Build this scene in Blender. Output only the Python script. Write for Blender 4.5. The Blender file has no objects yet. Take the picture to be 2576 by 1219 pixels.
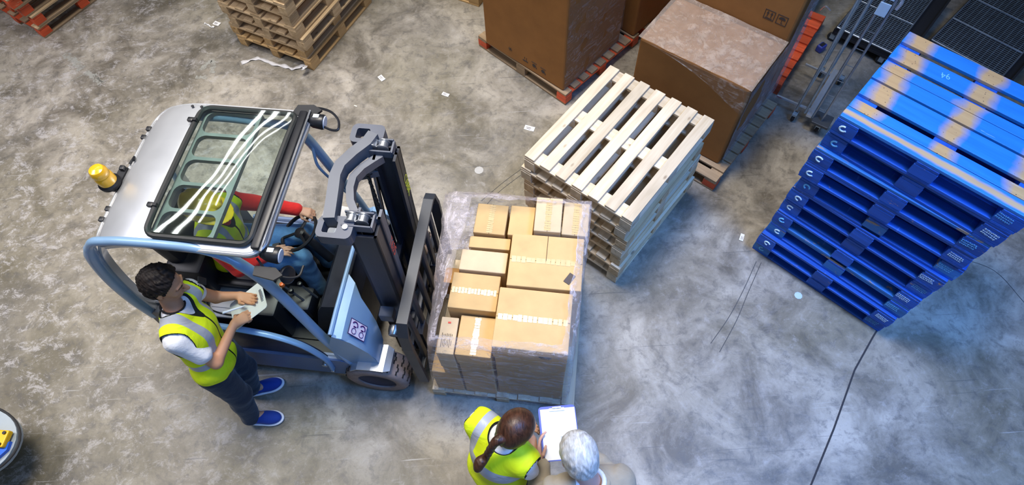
import bpy, bmesh, math, random
import numpy as np
from mathutils import Vector, Matrix, Euler

random.seed(7)
SC = bpy.context.scene
COL = SC.collection

# ------------------------------------------------------------------ camera
cam_data = bpy.data.cameras.new('camera')
cam = bpy.data.objects.new('camera', cam_data)
COL.objects.link(cam)
cam_data.sensor_width = 36.0
cam_data.lens = 36.0 * 1540.4 / 2576.0
cam_data.clip_start = 0.05
TH, RO, CH = 0.504, -0.060, 4.915
_R = Vector((1, 0, 0)); _U = Vector((0, math.cos(TH), math.sin(TH))); _B = Vector((0, -math.sin(TH), math.cos(TH)))
_c, _s = math.cos(RO), math.sin(RO)
_R2 = _c * _R + _s * _U; _U2 = -_s * _R + _c * _U
cam.matrix_world = Matrix(((_R2.x, _U2.x, _B.x, 0), (_R2.y, _U2.y, _B.y, 0), (_R2.z, _U2.z, _B.z, CH), (0, 0, 0, 1)))
SC.camera = cam

# ------------------------------------------------------------------ world, lights, exposure
SC.view_settings.view_transform = 'Standard'
SC.view_settings.look = 'None'
SC.view_settings.gamma = 1.0
SC.view_settings.exposure = -0.13
wd = bpy.data.worlds.new('hall_air'); SC.world = wd; wd.use_nodes = True
wd.node_tree.nodes['Background'].inputs[0].default_value = (0.72, 0.82, 1.0, 1)
wd.node_tree.nodes['Background'].inputs[1].default_value = 0.16

def area(name, loc, target, sx, sy, power, col, rot=None, spread=math.pi):
    l = bpy.data.lights.new(name, 'AREA'); l.shape = 'RECTANGLE'; l.size = sx; l.size_y = sy
    l.energy = power; l.color = col; l.spread = spread
    o = bpy.data.objects.new(name, l); COL.objects.link(o); o.location = loc
    if rot is None:
        o.rotation_euler = (Vector(target) - Vector(loc)).to_track_quat('-Z', 'Y').to_euler()
    else:
        o.rotation_euler = rot
    return o
# long roof-light strips of the hall (they also show as streaks in the truck's roof window)
for i, (x, y, w, p) in enumerate([(-5.28, 6.7, .13, 30), (-4.85, 6.75, .09, 20), (-4.52, 6.75, .05, 11), (-4.22, 6.9, .025, 5)]):
    area('skylight_strip', (x, y, 8.0), None, w, 4.6 - .5 * i, p, (1, .99, .96), rot=(0, 0, math.radians(-24)))
area('skylight_main', (-1.0, 4.2, 10.5), (-0.8, 2.9, 0), 3.4, 3.4, 270, (1, .93, .83), spread=1.15)
area('skylight_left', (-6.4, 3.0, 7.2), (-5.2, 2.9, 0), 2.0, 2.6, 125, (.97, .94, 1.0), spread=1.5)
area('blue_pool_light', (3.4, -0.3, 9.0), (2.3, 0.9, 0.0), 2.4, 1.8, 165, (.13, .37, 1.0), spread=1.15)  # unseen overhead lamp added for the blue pool on the floor
area('door_daylight', (6.2, -2.8, 5.4), (1.6, 1.5, 0.0), 3.0, 2.2, 130, (.20, .45, 1.0))
area('door_daylight_front', (-1.0, -3.2, 6.0), (-0.2, 1.5, 0.4), 5.0, 2.0, 55, (.45, .68, 1.0))

# ------------------------------------------------------------------ material helpers
class NT:
    def __init__(s, name):
        s.m = bpy.data.materials.new(name); s.m.use_nodes = True
        s.t = s.m.node_tree; s.b = s.t.nodes['Principled BSDF']; s.out = s.t.nodes['Material Output']
    def n(s, typ, **kw):
        nd = s.t.nodes.new(typ)
        for k, v in kw.items():
            if k.startswith('i_'):
                key = k[2:]
                key = int(key) if key.isdigit() else key.replace('_', ' ')
                s.put(nd.inputs[key], v)
            else: setattr(nd, k, v)
        return nd
    def put(s, sock, v):
        if isinstance(v, bpy.types.NodeSocket): s.t.links.new(v, sock)
        elif isinstance(v, bpy.types.Node): s.t.links.new(v.outputs[0], sock)
        else: sock.default_value = v
    def math(s, op, a, b=0.0, c=0.0, clamp=False):
        nd = s.n('ShaderNodeMath', operation=op, use_clamp=clamp)
        s.put(nd.inputs[0], a); s.put(nd.inputs[1], b); s.put(nd.inputs[2], c); return nd.outputs[0]
    def coord(s, kind='Object', scale=(1, 1, 1), rot=(0, 0, 0), loc=(0, 0, 0), src=None):
        tc = s.n('ShaderNodeTexCoord') if src is None else None
        mp = s.n('ShaderNodeMapping'); s.put(mp.inputs[0], tc.outputs[kind] if src is None else src)
        mp.inputs['Scale'].default_value = scale; mp.inputs['Rotation'].default_value = rot; mp.inputs['Location'].default_value = loc
        return mp.outputs[0]
    def noise(s, vec, scale, detail=4, rough=.5, dist=0.0):
        nd = s.n('ShaderNodeTexNoise'); s.put(nd.inputs['Vector'], vec)
        nd.inputs['Scale'].default_value = scale; nd.inputs['Detail'].default_value = detail
        nd.inputs['Roughness'].default_value = rough; nd.inputs['Distortion'].default_value = dist
        return nd.outputs['Fac']
    def ramp(s, fac, stops, interp='LINEAR'):
        nd = s.n('ShaderNodeValToRGB'); s.put(nd.inputs[0], fac); cr = nd.color_ramp; cr.interpolation = interp
        while len(cr.elements) < len(stops): cr.elements.new(.5)
        for e, (p, c) in zip(cr.elements, stops):
            e.position = p; e.color = (c, c, c, 1) if isinstance(c, (int, float)) else (*c[:3], 1)
        return nd.outputs[0]
    def mix(s, fac, a, b, mode='MIX'):
        nd = s.n('ShaderNodeMix', data_type='RGBA', blend_type=mode)
        s.put(nd.inputs[0], fac)
        for sock, v in ((nd.inputs[6], a), (nd.inputs[7], b)):
            if isinstance(v, tuple): v = (*v[:3], 1)
            s.put(sock, v)
        return nd.outputs[2]
    def bump(s, h, strength=.3, dist=.01):
        nd = s.n('ShaderNodeBump'); s.put(nd.inputs['Height'], h); nd.inputs['Strength'].default_value = strength
        nd.inputs['Distance'].default_value = dist; s.t.links.new(nd.outputs[0], s.b.inputs['Normal'])
    def set(s, **kw):
        for k, v in kw.items():
            key = {'color': 'Base Color', 'rough': 'Roughness', 'metal': 'Metallic', 'spec': 'Specular IOR Level', 'coat': 'Coat Weight', 'trans': 'Transmission Weight', 'alpha': 'Alpha', 'sheen': 'Sheen Weight', 'emis': 'Emission Color', 'estr': 'Emission Strength', 'sss': 'Subsurface Weight'}[k]
            if isinstance(v, tuple) and len(v) == 3: v = (*v, 1)
            s.put(s.b.inputs[key], v)
        return s.m

def paint(name, col, rough=.4, metal=0.0, var=.12, scale=9.0, bump=0.0, coat=0.0):
    """painted / moulded surface with faint procedural wear"""
    t = NT(name); v = t.coord()
    f = t.noise(v, scale, 5, .6)
    c = t.mix(t.ramp(f, [(.3, 0), (.72, 1)]), tuple(x * (1 - var) for x in col), tuple(min(1, x * (1 + var)) for x in col))
    t.set(color=c, metal=metal, coat=coat)
    t.set(rough=t.math('MULTIPLY_ADD', f, .25, rough - .1))
    if bump: t.bump(t.noise(v, scale * 12, 3), bump, .004)
    return t.m

def wood(name, light, dark, axis_long='x', rough=.75, spec=.3, knots=True):
    t = NT(name)
    oi = t.n('ShaderNodeObjectInfo'); tc = t.n('ShaderNodeTexCoord')
    off = t.math('MULTIPLY', oi.outputs['Random'], 37.0)
    add = t.n('ShaderNodeVectorMath', operation='ADD'); t.put(add.inputs[0], tc.outputs['Object']); t.put(add.inputs[1], off)
    grain = t.noise(t.coord(src=add.outputs[0], scale=(1.6, 28, 28)), 1.0, 5, .6, .4)
    blot = t.noise(t.coord(src=add.outputs[0], scale=(3, 9, 9)), 1.0, 3, .5)
    c = t.mix(t.ramp(grain, [(.3, 0), (.7, 1)]), dark, light)
    c = t.mix(t.math('MULTIPLY', t.ramp(blot, [(.45, 0), (.8, 1)]), .45), c, tuple(x * .62 for x in dark))
    hs = t.n('ShaderNodeHueSaturation'); t.put(hs.inputs['Color'], c)
    t.put(hs.inputs['Value'], t.math('MULTIPLY_ADD', oi.outputs['Random'], .30, .84))
    c = hs.outputs[0]
    if knots:
        vo = t.n('ShaderNodeTexVoronoi'); t.put(vo.inputs['Vector'], t.coord(src=add.outputs[0], scale=(3.2, 7, 7))); vo.inputs['Scale'].default_value = 1.0
        kf = t.ramp(vo.outputs['Distance'], [(.05, 1), (.11, 0)])
        c = t.mix(t.math('MULTIPLY', kf, .75), c, (dark[0] * .35, dark[1] * .28, dark[2] * .22))
    t.set(color=c, rough=rough, spec=spec); t.bump(grain, .25, .003)
    return t.m

def flat(name, col, rough=.6, metal=0.0):
    return paint(name, col, rough, metal, var=.05, scale=14)

# ------------------------------------------------------------------ mesh helpers
class MB:
    def __init__(s): s.v = []; s.f = []; s.mi = []
    def add(s, vs, fs, m=0):
        o = len(s.v); s.v += [tuple(v) for v in vs]; s.f += [tuple(i + o for i in f) for f in fs]; s.mi += [m] * len(fs)
        return s
    def box(s, c, d, rot=(0, 0, 0), m=0, bev=0.0):
        R = Euler(rot).to_matrix(); c = Vector(c); hx, hy, hz = d[0] / 2, d[1] / 2, d[2] / 2
        if bev <= 0:
            vs = [c + R @ Vector((x, y, z)) for x in (-hx, hx) for y in (-hy, hy) for z in (-hz, hz)]
            s.add(vs, [(0, 1, 3, 2), (4, 6, 7, 5), (0, 4, 5, 1), (2, 3, 7, 6), (0, 2, 6, 4), (1, 5, 7, 3)], m)
        else:
            b = bmesh.new(); bmesh.ops.create_cube(b, size=1)
            for v in b.verts: v.co = Vector((v.co.x * d[0], v.co.y * d[1], v.co.z * d[2]))
            bmesh.ops.bevel(b, geom=b.edges[:], offset=min(bev, min(d) * .45), segments=2, affect='EDGES', profile=.5)
            b.verts.index_update()
            s.add([c + R @ v.co for v in b.verts], [[v.index for v in f.verts] for f in b.faces], m); b.free()
        return s
    def prism(s, poly, a, b, plane='xz', m=0):
        """polygon in a plane, extruded along the third axis from a to b"""
        n = len(poly)
        def P(p, t):
            if plane == 'xz': return (p[0], t, p[1])
            if plane == 'xy': return (p[0], p[1], t)
            return (t, p[0], p[1])
        vs = [P(p, a) for p in poly] + [P(p, b) for p in poly]
        fs = [tuple(range(n)), tuple(range(2 * n - 1, n - 1, -1))] + [(i, i + n, (i + 1) % n + n, (i + 1) % n) for i in range(n)]
        return s.add(vs, fs, m)
    def tube(s, pts, r, seg=10, m=0, closed=False, flat=(1, 1), caps=True, up=None):
        pts = [Vector(p) for p in pts]; n = len(pts); rs = r if isinstance(r, (list, tuple)) else [r] * n
        rings = []; pu = Vector(up) if up else None
        for i, p in enumerate(pts):
            if closed: t = (pts[(i + 1) % n] - pts[i - 1])
            else: t = (pts[min(i + 1, n - 1)] - pts[max(i - 1, 0)])
            if t.length < 1e-9: t = Vector((0, 0, 1))
            t.normalize()
            if pu is None: pu = Vector((0, 0, 1)) if abs(t.z) < .9 else Vector((1, 0, 0))
            x = t.cross(pu)
            if x.length < 1e-6: x = t.orthogonal()
            x.normalize(); y = x.cross(t).normalized()
            if up is None: pu = y
            rings.append([p + x * math.cos(2 * math.pi * k / seg + math.pi / seg) * rs[i] * flat[0] + y * math.sin(2 * math.pi * k / seg + math.pi / seg) * rs[i] * flat[1] for k in range(seg)])
        vs = [v for rg in rings for v in rg]; fs = []
        for i in range(n if closed else n - 1):
            a = i * seg; b = ((i + 1) % n) * seg
            for k in range(seg): fs.append((a + k, a + (k + 1) % seg, b + (k + 1) % seg, b + k))
        if caps and not closed: fs += [tuple(range(seg - 1, -1, -1)), tuple(range((n - 1) * seg, n * seg))]
        return s.add(vs, fs, m)
    def bar(s, a, b, r=.004, m=0): return s.tube([a, b], r, 4, m)
    def lathe(s, prof, c=(0, 0, 0), axis=(0, 0, 1), seg=24, m=0, caps=True):
        ax = Vector(axis).normalized(); x = ax.orthogonal().normalized(); y = ax.cross(x); c = Vector(c); n = len(prof)
        vs = [c + ax * h + (x * math.cos(2 * math.pi * k / seg) + y * math.sin(2 * math.pi * k / seg)) * r for (r, h) in prof for k in range(seg)]
        fs = [(i * seg + k, i * seg + (k + 1) % seg, (i + 1) * seg + (k + 1) % seg, (i + 1) * seg + k) for i in range(n - 1) for k in range(seg)]
        if caps: fs += [tuple(range(seg - 1, -1, -1)), tuple(range((n - 1) * seg, n * seg))]
        return s.add(vs, fs, m)
    def mesh(s, name, mats, smooth=False):
        me = bpy.data.meshes.new(name); me.from_pydata(s.v, [], s.f)
        mats = mats if isinstance(mats, (list, tuple)) else [mats]
        for mt in mats: me.materials.append(mt)
        if len(mats) > 1: me.polygons.foreach_set('material_index', s.mi)
        b = bmesh.new(); b.from_mesh(me); bmesh.ops.recalc_face_normals(b, faces=b.faces[:]); b.to_mesh(me); b.free()
        if smooth:
            me.polygons.foreach_set('use_smooth', [True] * len(me.polygons))
            if smooth != 'all': me.set_sharp_from_angle(angle=math.radians(38))
        me.update(); return me
    def obj(s, name, mats, parent=None, loc=(0, 0, 0), rot=(0, 0, 0), smooth=False, label=None):
        return link(name, s.mesh(name, mats, smooth), parent, loc, rot, label)
def link(name, me, parent=None, loc=(0, 0, 0), rot=(0, 0, 0), label=None):
    o = bpy.data.objects.new(name, me); COL.objects.link(o); o.parent = parent; o.location = loc; o.rotation_euler = rot
    if label: o['label'] = label
    return o
def tag(o, label, cat, group=None, kind=None):
    o['label'] = label
    if cat: o['category'] = cat
    if group: o['group'] = group
    if kind: o['kind'] = kind
    return o
def empty(name, loc=(0, 0, 0), rz=0.0, label=None, cat=None, group=None):
    o = bpy.data.objects.new(name, None); COL.objects.link(o); o.location = loc; o.rotation_euler = (0, 0, rz); o.empty_display_size = .1
    if label: tag(o, label, cat, group)
    return o
def kids(o): return [c for c in COL.objects if c.parent == o]
def dup(root, loc, rz, label, group=None, mats=None):
    r = root.copy(); COL.objects.link(r); r.location = loc; r.rotation_euler = (0, 0, rz); r['label'] = label
    if group: r['group'] = group
    for ch in root_children[root.name]:
        c = ch.copy(); COL.objects.link(c); c.parent = r
    return r
root_children = {}
def smooth_path(pts, n=6):
    """Catmull-Rom through points"""
    P = [Vector(p) for p in pts]; P = [P[0] * 2 - P[1]] + P + [P[-1] * 2 - P[-2]]; out = []
    for i in range(1, len(P) - 2):
        for k in range(n):
            t = k / n
            out.append(.5 * ((2 * P[i]) + (-P[i - 1] + P[i + 1]) * t + (2 * P[i - 1] - 5 * P[i] + 4 * P[i + 1] - P[i + 2]) * t * t + (-P[i - 1] + 3 * P[i] - 3 * P[i + 1] + P[i + 2]) * t ** 3))
    out.append(P[-2]); return out
def text_mesh(name, body, size, mat, parent, loc, rot, depth=.0008, sx=1.0):
    cu = bpy.data.curves.new(name, 'FONT'); cu.body = body; cu.size = size; cu.extrude = depth; cu.align_x = 'CENTER'; cu.align_y = 'CENTER'; cu.resolution_u = 3
    o = bpy.data.objects.new(name, cu); COL.objects.link(o)
    bpy.context.view_layer.update()
    me = bpy.data.meshes.new_from_object(o.evaluated_get(bpy.context.evaluated_depsgraph_get()))
    bpy.data.objects.remove(o); me.materials.clear(); me.materials.append(mat)
    for v in me.vertices: v.co.x *= sx
    return link(name, me, parent, loc, rot)

# ------------------------------------------------------------------ floor
def floor_mat():
    t = NT('worn_concrete'); v = t.coord()
    big = t.noise(v, .42, 3, .5, .5)
    mid = t.noise(t.coord(loc=(5, 3, 0)), 1.6, 8, .66, .8)
    fine = t.noise(v, 9, 9, .75, .4)
    grit = t.noise(v, 45, 5, .7)
    c = t.mix(t.ramp(mid, [(.36, 0), (.64, 1)]), (.125, .108, .084), (.44, .40, .34))
    c = t.mix(t.math('MULTIPLY', t.ramp(big, [(.42, 0), (.62, 1)]), .55), c, (.15, .132, .075))
    st_ = t.noise(t.coord(loc=(2.3, 7.1, 0), rot=(0, 0, .7), scale=(1, 1.5, 1)), .55, 6, .62, .9)
    c = t.mix(t.math('MULTIPLY', t.ramp(st_, [(.50, 0), (.66, 1)]), .55), c, (.085, .078, .066))
    c = t.mix(t.math('MULTIPLY', t.ramp(fine, [(.36, 1), (.50, 0)]), .6), c, (.085, .080, .075))
    c = t.mix(t.math('MULTIPLY', t.ramp(fine, [(.56, 0), (.72, 1)]), .5), c, (.44, .42, .40))
    # scraped-off pale coating: dense in the left bay, thinner elsewhere
    sep = t.n('ShaderNodeSeparateXYZ'); t.put(sep.inputs[0], v)
    left = t.ramp(t.math('MULTIPLY_ADD', sep.outputs[0], -.16, -.22, clamp=True), [(0, 0), (.5, 1)])
    flk = t.noise(t.coord(rot=(0, 0, -.6), scale=(1, 1.35, 1)), 5.0, 12, .88, .4)
    fl = t.math('MULTIPLY', t.ramp(flk, [(.52, 0), (.575, 1)]), t.math('MULTIPLY_ADD', left, .55, .10))
    c = t.mix(fl, c, (.52, .50, .50))
    # drag scratches, two directions
    for rot, sc, th, am in ((.62, (1.2, 46, 1), .70, .55), (-.95, (1.0, 38, 1), .715, .45), (1.5, (1.6, 60, 1), .725, .4)):
        g = t.noise(t.coord(rot=(0, 0, rot), scale=sc), 1.0, 2, .5, .25)
        msk = t.ramp(t.noise(v, .9, 2), [(.45, 0), (.6, 1)])
        c = t.mix(t.math('MULTIPLY', t.math('MULTIPLY', t.ramp(g, [(th, 0), (th + .03, 1)]), msk), am), c, (.50, .49, .475))
    g = t.noise(t.coord(rot=(0, 0, 2.1), scale=(1.0, 40, 1)), 1.0, 2, .5, .3)
    c = t.mix(t.math('MULTIPLY', t.ramp(g, [(.70, 0), (.73, 1)]), .45), c, (.07, .07, .07))
    c = t.mix(t.math('MULTIPLY', t.ramp(grit, [(.3, 1), (.42, 0)]), .35), c, (.08, .08, .078))
    t.set(color=c, spec=.42)
    t.set(rough=t.math('MULTIPLY_ADD', t.math('ADD', mid, fine), .26, .26))
    t.bump(t.math('ADD', fine, grit), .18, .004)
    return t.m
fm = MB(); fm.add([(-16, -6, 0), (16, -6, 0), (16, 20, 0), (-16, 20, 0)], [(0, 1, 2, 3)])
floor = fm.obj('floor', floor_mat()); tag(floor, 'worn grey concrete warehouse floor', None, kind='structure')
M_dark_joint = flat('joint_filler', (.03, .03, .035), .9)
j = MB()
pts = [(4.6, 3.4), (3.95, 2.62), (3.226, 1.905), (2.95, 1.62), (2.705, 1.346), (2.4, .9), (2.109, .507), (1.7, 0.0)]
for a, b in zip(pts, pts[1:]):
    d_ = (Vector(b) - Vector(a)).normalized() * .007; nn = Vector((-d_.y, d_.x))
    j.add([(a[0] + nn.x, a[1] + nn.y, .001), (b[0] + nn.x, b[1] + nn.y, .001), (b[0] - nn.x, b[1] - nn.y, .001), (a[0] - nn.x, a[1] - nn.y, .001)], [(0, 1, 2, 3)])
jo = j.obj('trim_1', M_dark_joint); tag(jo, 'dark saw-cut joint line across the floor', None, kind='structure')
j = MB()
for pts in ([(2.2, 2.356), (2.006, 2.06), (1.86, 1.83), (1.657, 1.562)], [(2.16, 2.37), (1.98, 2.10), (1.80, 1.86), (1.60, 1.64)], [(3.9, 2.3), (4.18, 2.144), (4.302, 1.835), (4.42, 1.5)], [(.25, 3.55), (-.12, 3.25), (-.33, 2.98)], [(.18, 3.56), (-.05, 3.38), (-.27, 3.18)]):
    pts = smooth_path([(*p, 0) for p in pts], 5)
    for a, b in zip(pts, pts[1:]):
        d_ = (b - a).normalized() * .0028; nn = Vector((-d_.y, d_.x))
        j.add([(a[0] + nn.x, a[1] + nn.y, .0012), (b[0] + nn.x, b[1] + nn.y, .0012), (b[0] - nn.x, b[1] - nn.y, .0012), (a[0] - nn.x, a[1] - nn.y, .0012)], [(0, 1, 2, 3)])
jo = j.obj('trim_2', flat('rubber_skid', (.06, .06, .062), .8)); tag(jo, 'thin dark skid marks on the floor', None, kind='structure')
# worn paint: arrow stroke and blobs on the floor
wm = MB()
def stroke(pts, w, z=.0014):
    pts = smooth_path([(*p, z) for p in pts], 5)
    for i in range(len(pts) - 1):
        a, b = pts[i], pts[i + 1]; q = (b - a).normalized(); nn = Vector((-q.y, q.x, 0)) * (w * (.38 + .12 * math.sin(i * 2.3)))
        wm.add([a + nn, b + nn, b - nn, a - nn], [(0, 1, 2, 3)])
stroke([(-4.95, 5.5), (-4.80, 5.38), (-4.68, 5.24)], .10); stroke([(-4.62, 5.20), (-4.50, 5.10), (-4.40, 5.01)], .08); stroke([(-4.50, 5.16), (-4.44, 5.07), (-4.38, 5.02)], .03)
stroke([(-4.80, 5.02), (-4.62, 5.17)], .012); stroke([(-3.32, 5.12), (-3.24, 5.26), (-3.20, 5.22), (-3.19, 5.06)], .07); stroke([(-3.36, 5.02), (-3.22, 5.0)], .06)
stroke([(-3.017, 1.432), (-2.834, 1.486), (-2.629, 1.441)], .008); stroke([(-2.9, 1.36), (-2.7, 1.40), (-2.5, 1.39)], .006)
pm = NT('scuffed_floor_paint'); f = pm.noise(pm.coord(), 16, 7, .8)
pm.set(color=(.42, .42, .385), rough=.8, alpha=pm.math('MULTIPLY', pm.ramp(f, [(.40, 0), (.52, 1)]), .7))
wmo = wm.obj('trim_3', pm.m); tag(wmo, 'scuffed pale paint left on the floor', None, kind='structure')
# ------------------------------------------------------------------ pallets
W_fresh = wood('fresh_pine', (.70, .60, .45), (.54, .43, .29))
W_old = wood('weathered_pine', (.66, .50, .31), (.44, .30, .16))
W_honey = wood('honey_pine', (.62, .42, .20), (.42, .25, .10))
W_brown = wood('dull_pine', (.40, .29, .18), (.25, .17, .10))

def painted_wood(name, col, bare, amount=.12, edge=None):
    t = NT(name); oi = t.n('ShaderNodeObjectInfo'); tc = t.n('ShaderNodeTexCoord')
    off = t.math('MULTIPLY', oi.outputs['Random'], 53.0)
    add = t.n('ShaderNodeVectorMath', operation='ADD'); t.put(add.inputs[0], tc.outputs['Object']); t.put(add.inputs[1], off)
    g = t.noise(t.coord(src=add.outputs[0], scale=(2, 22, 22)), 1, 5, .6, .3)
    c = t.mix(t.ramp(g, [(.3, 0), (.7, 1)]), tuple(x * .72 for x in col), tuple(min(1, x * 1.18) for x in col))
    ch = t.noise(t.coord(src=add.outputs[0], scale=(3.5, 7, 7)), 1, 8, .72, .5)
    hi = 1 - amount
    th = .48 + .22 * hi
    c = t.mix(t.math('MULTIPLY', t.ramp(ch, [(th, 0), (th + .02, 1)]), .9), c, bare)
    sc = t.noise(t.coord(src=add.outputs[0], scale=(40, 3, 10), rot=(0, 0, .5)), 1, 2, .5)
    c = t.mix(t.math('MULTIPLY', t.ramp(sc, [(.70, 0), (.74, 1)]), .35), c, tuple(min(1, x * 1.6 + .12) for x in col))
    hs = t.n('ShaderNodeHueSaturation'); t.put(hs.inputs['Color'], c); t.put(hs.inputs['Value'], t.math('MULTIPLY_ADD', oi.outputs['Random'], .5, .75))
    t.set(color=hs.outputs[0], rough=.5, spec=.4); t.bump(g, .2, .003); return t.m
P_blue = painted_wood('blue_pallet_paint', (.012, .10, .52), (.45, .30, .16), .22)
P_blue_worn = painted_wood('worn_blue_pallet_paint', (.03, .20, .62), (.45, .32, .19), .55)
P_red = painted_wood('red_pallet_paint', (.62, .09, .03), (.48, .30, .18), .25)

def pallet(kind, L, B, H, M, ndeck=7, gaps=None, dw=.10, sw=.12, mats=None, bottom='long', flip=False):
    """block pallet lying with corner at origin: x 0..L (deck boards run along x), y 0..B, z 0..H"""
    root = empty(kind); ch = []
    t = H * .15; bh = H - 3 * t
    mats = mats or {}
    def put(name, d, c, rz=0, key=None):
        mm = mats.get(key or name, M); k_ = (kind, name, tuple(round(q, 4) for q in d), mm.name)
        if k_ not in MESH: MESH[k_] = MB().box((0, 0, 0), d, bev=.0035).mesh(name, mm)
        o = link(name, MESH[k_], root, c, (0, 0, rz)); ch.append(o); return o
    ys = gaps or [(dw / 2 + (B - dw) * i / (ndeck - 1), dw) for i in range(ndeck)]
    for i, (y, w) in enumerate(ys):
        o = put('deck_board', (L + random.uniform(-.006, .006), w, t), (L / 2, y, H - t / 2), 0, 'edge' if (i in (0, len(ys) - 1) and 'edge' in mats) else None)
    for x in (sw / 2, L / 2, L - sw / 2):
        put('stringer_board', (B, sw, t), (x, B / 2, H - 1.5 * t), math.pi / 2)
        for y in (.05, B / 2, B - .05):
            put('block', (sw * 1.05, .10, bh), (x, y, t + bh / 2), 0, 'endblock' if ('endblock' in mats and x != L / 2) else None)
    if bottom == 'long':
        for y in (.05, B / 2, B - .05): put('bottom_board', (L, .10, t), (L / 2, y, t / 2))
    else:
        for x in (sw / 2, L / 2, L - sw / 2): put('bottom_board', (B, sw, t), (x, B / 2, t / 2), math.pi / 2)
        for y in (.05, B - .05): put('bottom_board', (L - 2 * sw, .10, t), (L / 2, y, t / 2))
    root_children[root.name] = ch
    return root
MESH = {}
ORD = ['bottom', 'second', 'third', 'fourth', 'fifth', 'sixth', 'seventh', 'eighth', 'ninth', 'tenth', 'eleventh']
def pstack(proto, n, H, o, yaw, labels, group, cat='pallet', jit=.012, jy=.008, z0=0.0):
    out = []
    for i in range(n):
        lab = labels[i] if not callable(labels) else labels(i, n)
        a = random.uniform(-jy, jy); dx, dy = (0, 0) if i in (0, n - 1) else (random.uniform(-jit, jit), random.uniform(-jit, jit))
        loc = (o[0] + dx, o[1] + dy, z0 + i * H); rz = yaw + (0 if i in (0, n - 1) else a)
        if i == 0:
            p = proto; p.location = loc; p.rotation_euler = (0, 0, rz); p['label'] = lab; p['group'] = group
        else: p = dup(proto, loc, rz, lab, group)
        p['category'] = cat; out.append(p)
    return out

# white pallet stack in the middle
HW = .150
pw = pallet('wooden_pallet', 1.2, 1.0, HW, W_fresh, 7, dw=.094)
def lw(i, n):
    if i == n - 1: return 'clean pale pine pallet on top of the central stack, its slats fully in view'
    if i == 0: return 'pale pine pallet on the floor, bottom of the central pale stack'
    return 'pale pine pallet, %s from the floor in the central pale stack' % ORD[i]
whites = pstack(pw, 7, HW, (.885, 2.240), .847, lw, 'pale pine pallets in the central stack', jit=.02, jy=.015)
# stack's lower pallets are older timber
for i, p in enumerate(whites[:-2]):
    for c in kids(p):
        if c.name.split('.')[0] in ('block', 'bottom_board', 'stringer_board') or i % 2 == 0:
            c.material_slots[0].link = 'OBJECT'; c.material_slots[0].material = W_old if i % 3 else W_fresh
# wrap film and label scrap on that stack's corner come later

# blue stack on the right
HB = .1636
blue_rot = 2.350
deck_b = [(.055, .105), (.155, .085), (.335, .165), (.495, .115), (.600, .085), (.750, .14), (.935, .125)]
t = NT('blue_top_board'); tcb = t.n('ShaderNodeTexCoord'); obj_c = tcb.outputs['Object']
# top boards: bare sanded wood where the boards cross the stringers, blue paint between
def blue_top():
    t = NT('blue_board_bare_ends'); tc = t.n('ShaderNodeTexCoord'); oi = t.n('ShaderNodeObjectInfo')
    off = t.math('MULTIPLY', oi.outputs['Random'], 29.0)
    add = t.n('ShaderNodeVectorMath', operation='ADD'); t.put(add.inputs[0], tc.outputs['Object']); t.put(add.inputs[1], off)
    sep = t.n('ShaderNodeSeparateXYZ'); t.put(sep.inputs[0], tc.outputs['Object'])
    wob = t.math('MULTIPLY', t.math('SUBTRACT', t.noise(add.outputs[0], 5, 3, .5), .5), .14)
    ax = t.math('ADD', t.math('ABSOLUTE', sep.outputs[0]), wob)
    end = t.math('SUBTRACT', 1.0, t.ramp(t.math('ABSOLUTE', t.math('SUBTRACT', ax, .475)), [(.035, 0), (.105, 1)]))
    mid = t.math('SUBTRACT', 1.0, t.ramp(ax, [(.03, 0), (.10, 1)]))
    bare = t.math('MAXIMUM', end, mid)
    g = t.noise(t.coord(src=add.outputs[0], scale=(2, 26, 26)), 1, 5, .6, .3)
    blue = t.mix(g, (.008, .13, .50), (.03, .27, .72)); wd_ = t.mix(g, (.42, .24, .10), (.66, .43, .20))
    c = t.mix(bare, blue, wd_)
    sc = t.noise(t.coord(src=add.outputs[0], scale=(5, 60, 1), rot=(0, 0, .9)), 1, 2)
    c = t.mix(t.math('MULTIPLY', t.ramp(sc, [(.73, 0), (.75, 1)]), .4), c, (.4, .6, .9))
    vo = t.n('ShaderNodeTexVoronoi'); t.put(vo.inputs['Vector'], t.coord(src=add.outputs[0], scale=(38, 38, 0))); vo.inputs['Scale'].default_value = 1
    nail = t.math('MULTIPLY', t.ramp(vo.outputs['Distance'], [(.09, 1), (.15, 0)]), bare)
    c = t.mix(nail, c, (.05, .03, .03))
    t.set(color=c, rough=.45, spec=.4); return t.m
def blue_front():
    t = NT('blue_board_bare_edge'); tc = t.n('ShaderNodeTexCoord'); sep = t.n('ShaderNodeSeparateXYZ'); t.put(sep.inputs[0], tc.outputs['Object'])
    wob = t.math('MULTIPLY', t.math('SUBTRACT', t.noise(t.coord(scale=(3, 9, 9)), 1, 4, .6), .5), .05)
    y = t.math('ADD', sep.outputs[1], wob)
    bare = t.ramp(t.math('ABSOLUTE', y), [(.012, 1), (.030, 0)])
    g = t.noise(t.coord(scale=(2, 26, 26)), 1, 5, .6, .3)
    top = t.ramp(sep.outputs[2], [(.006, 0), (.009, 1)])
    c = t.mix(t.math('MULTIPLY', bare, top), t.mix(g, (.012, .14, .55), (.04, .27, .74)), t.mix(g, (.42, .27, .14), (.66, .47, .27)))
    t.set(color=c, rough=.45); return t.m
M_bt, M_bf = blue_top(), blue_front()
pb = pallet('blue_pallet', 1.2, 1.0, HB, P_blue, gaps=deck_b, sw=.145, mats={}, bottom='perimeter')
ox, oy = 2.997, 1.654
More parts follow.
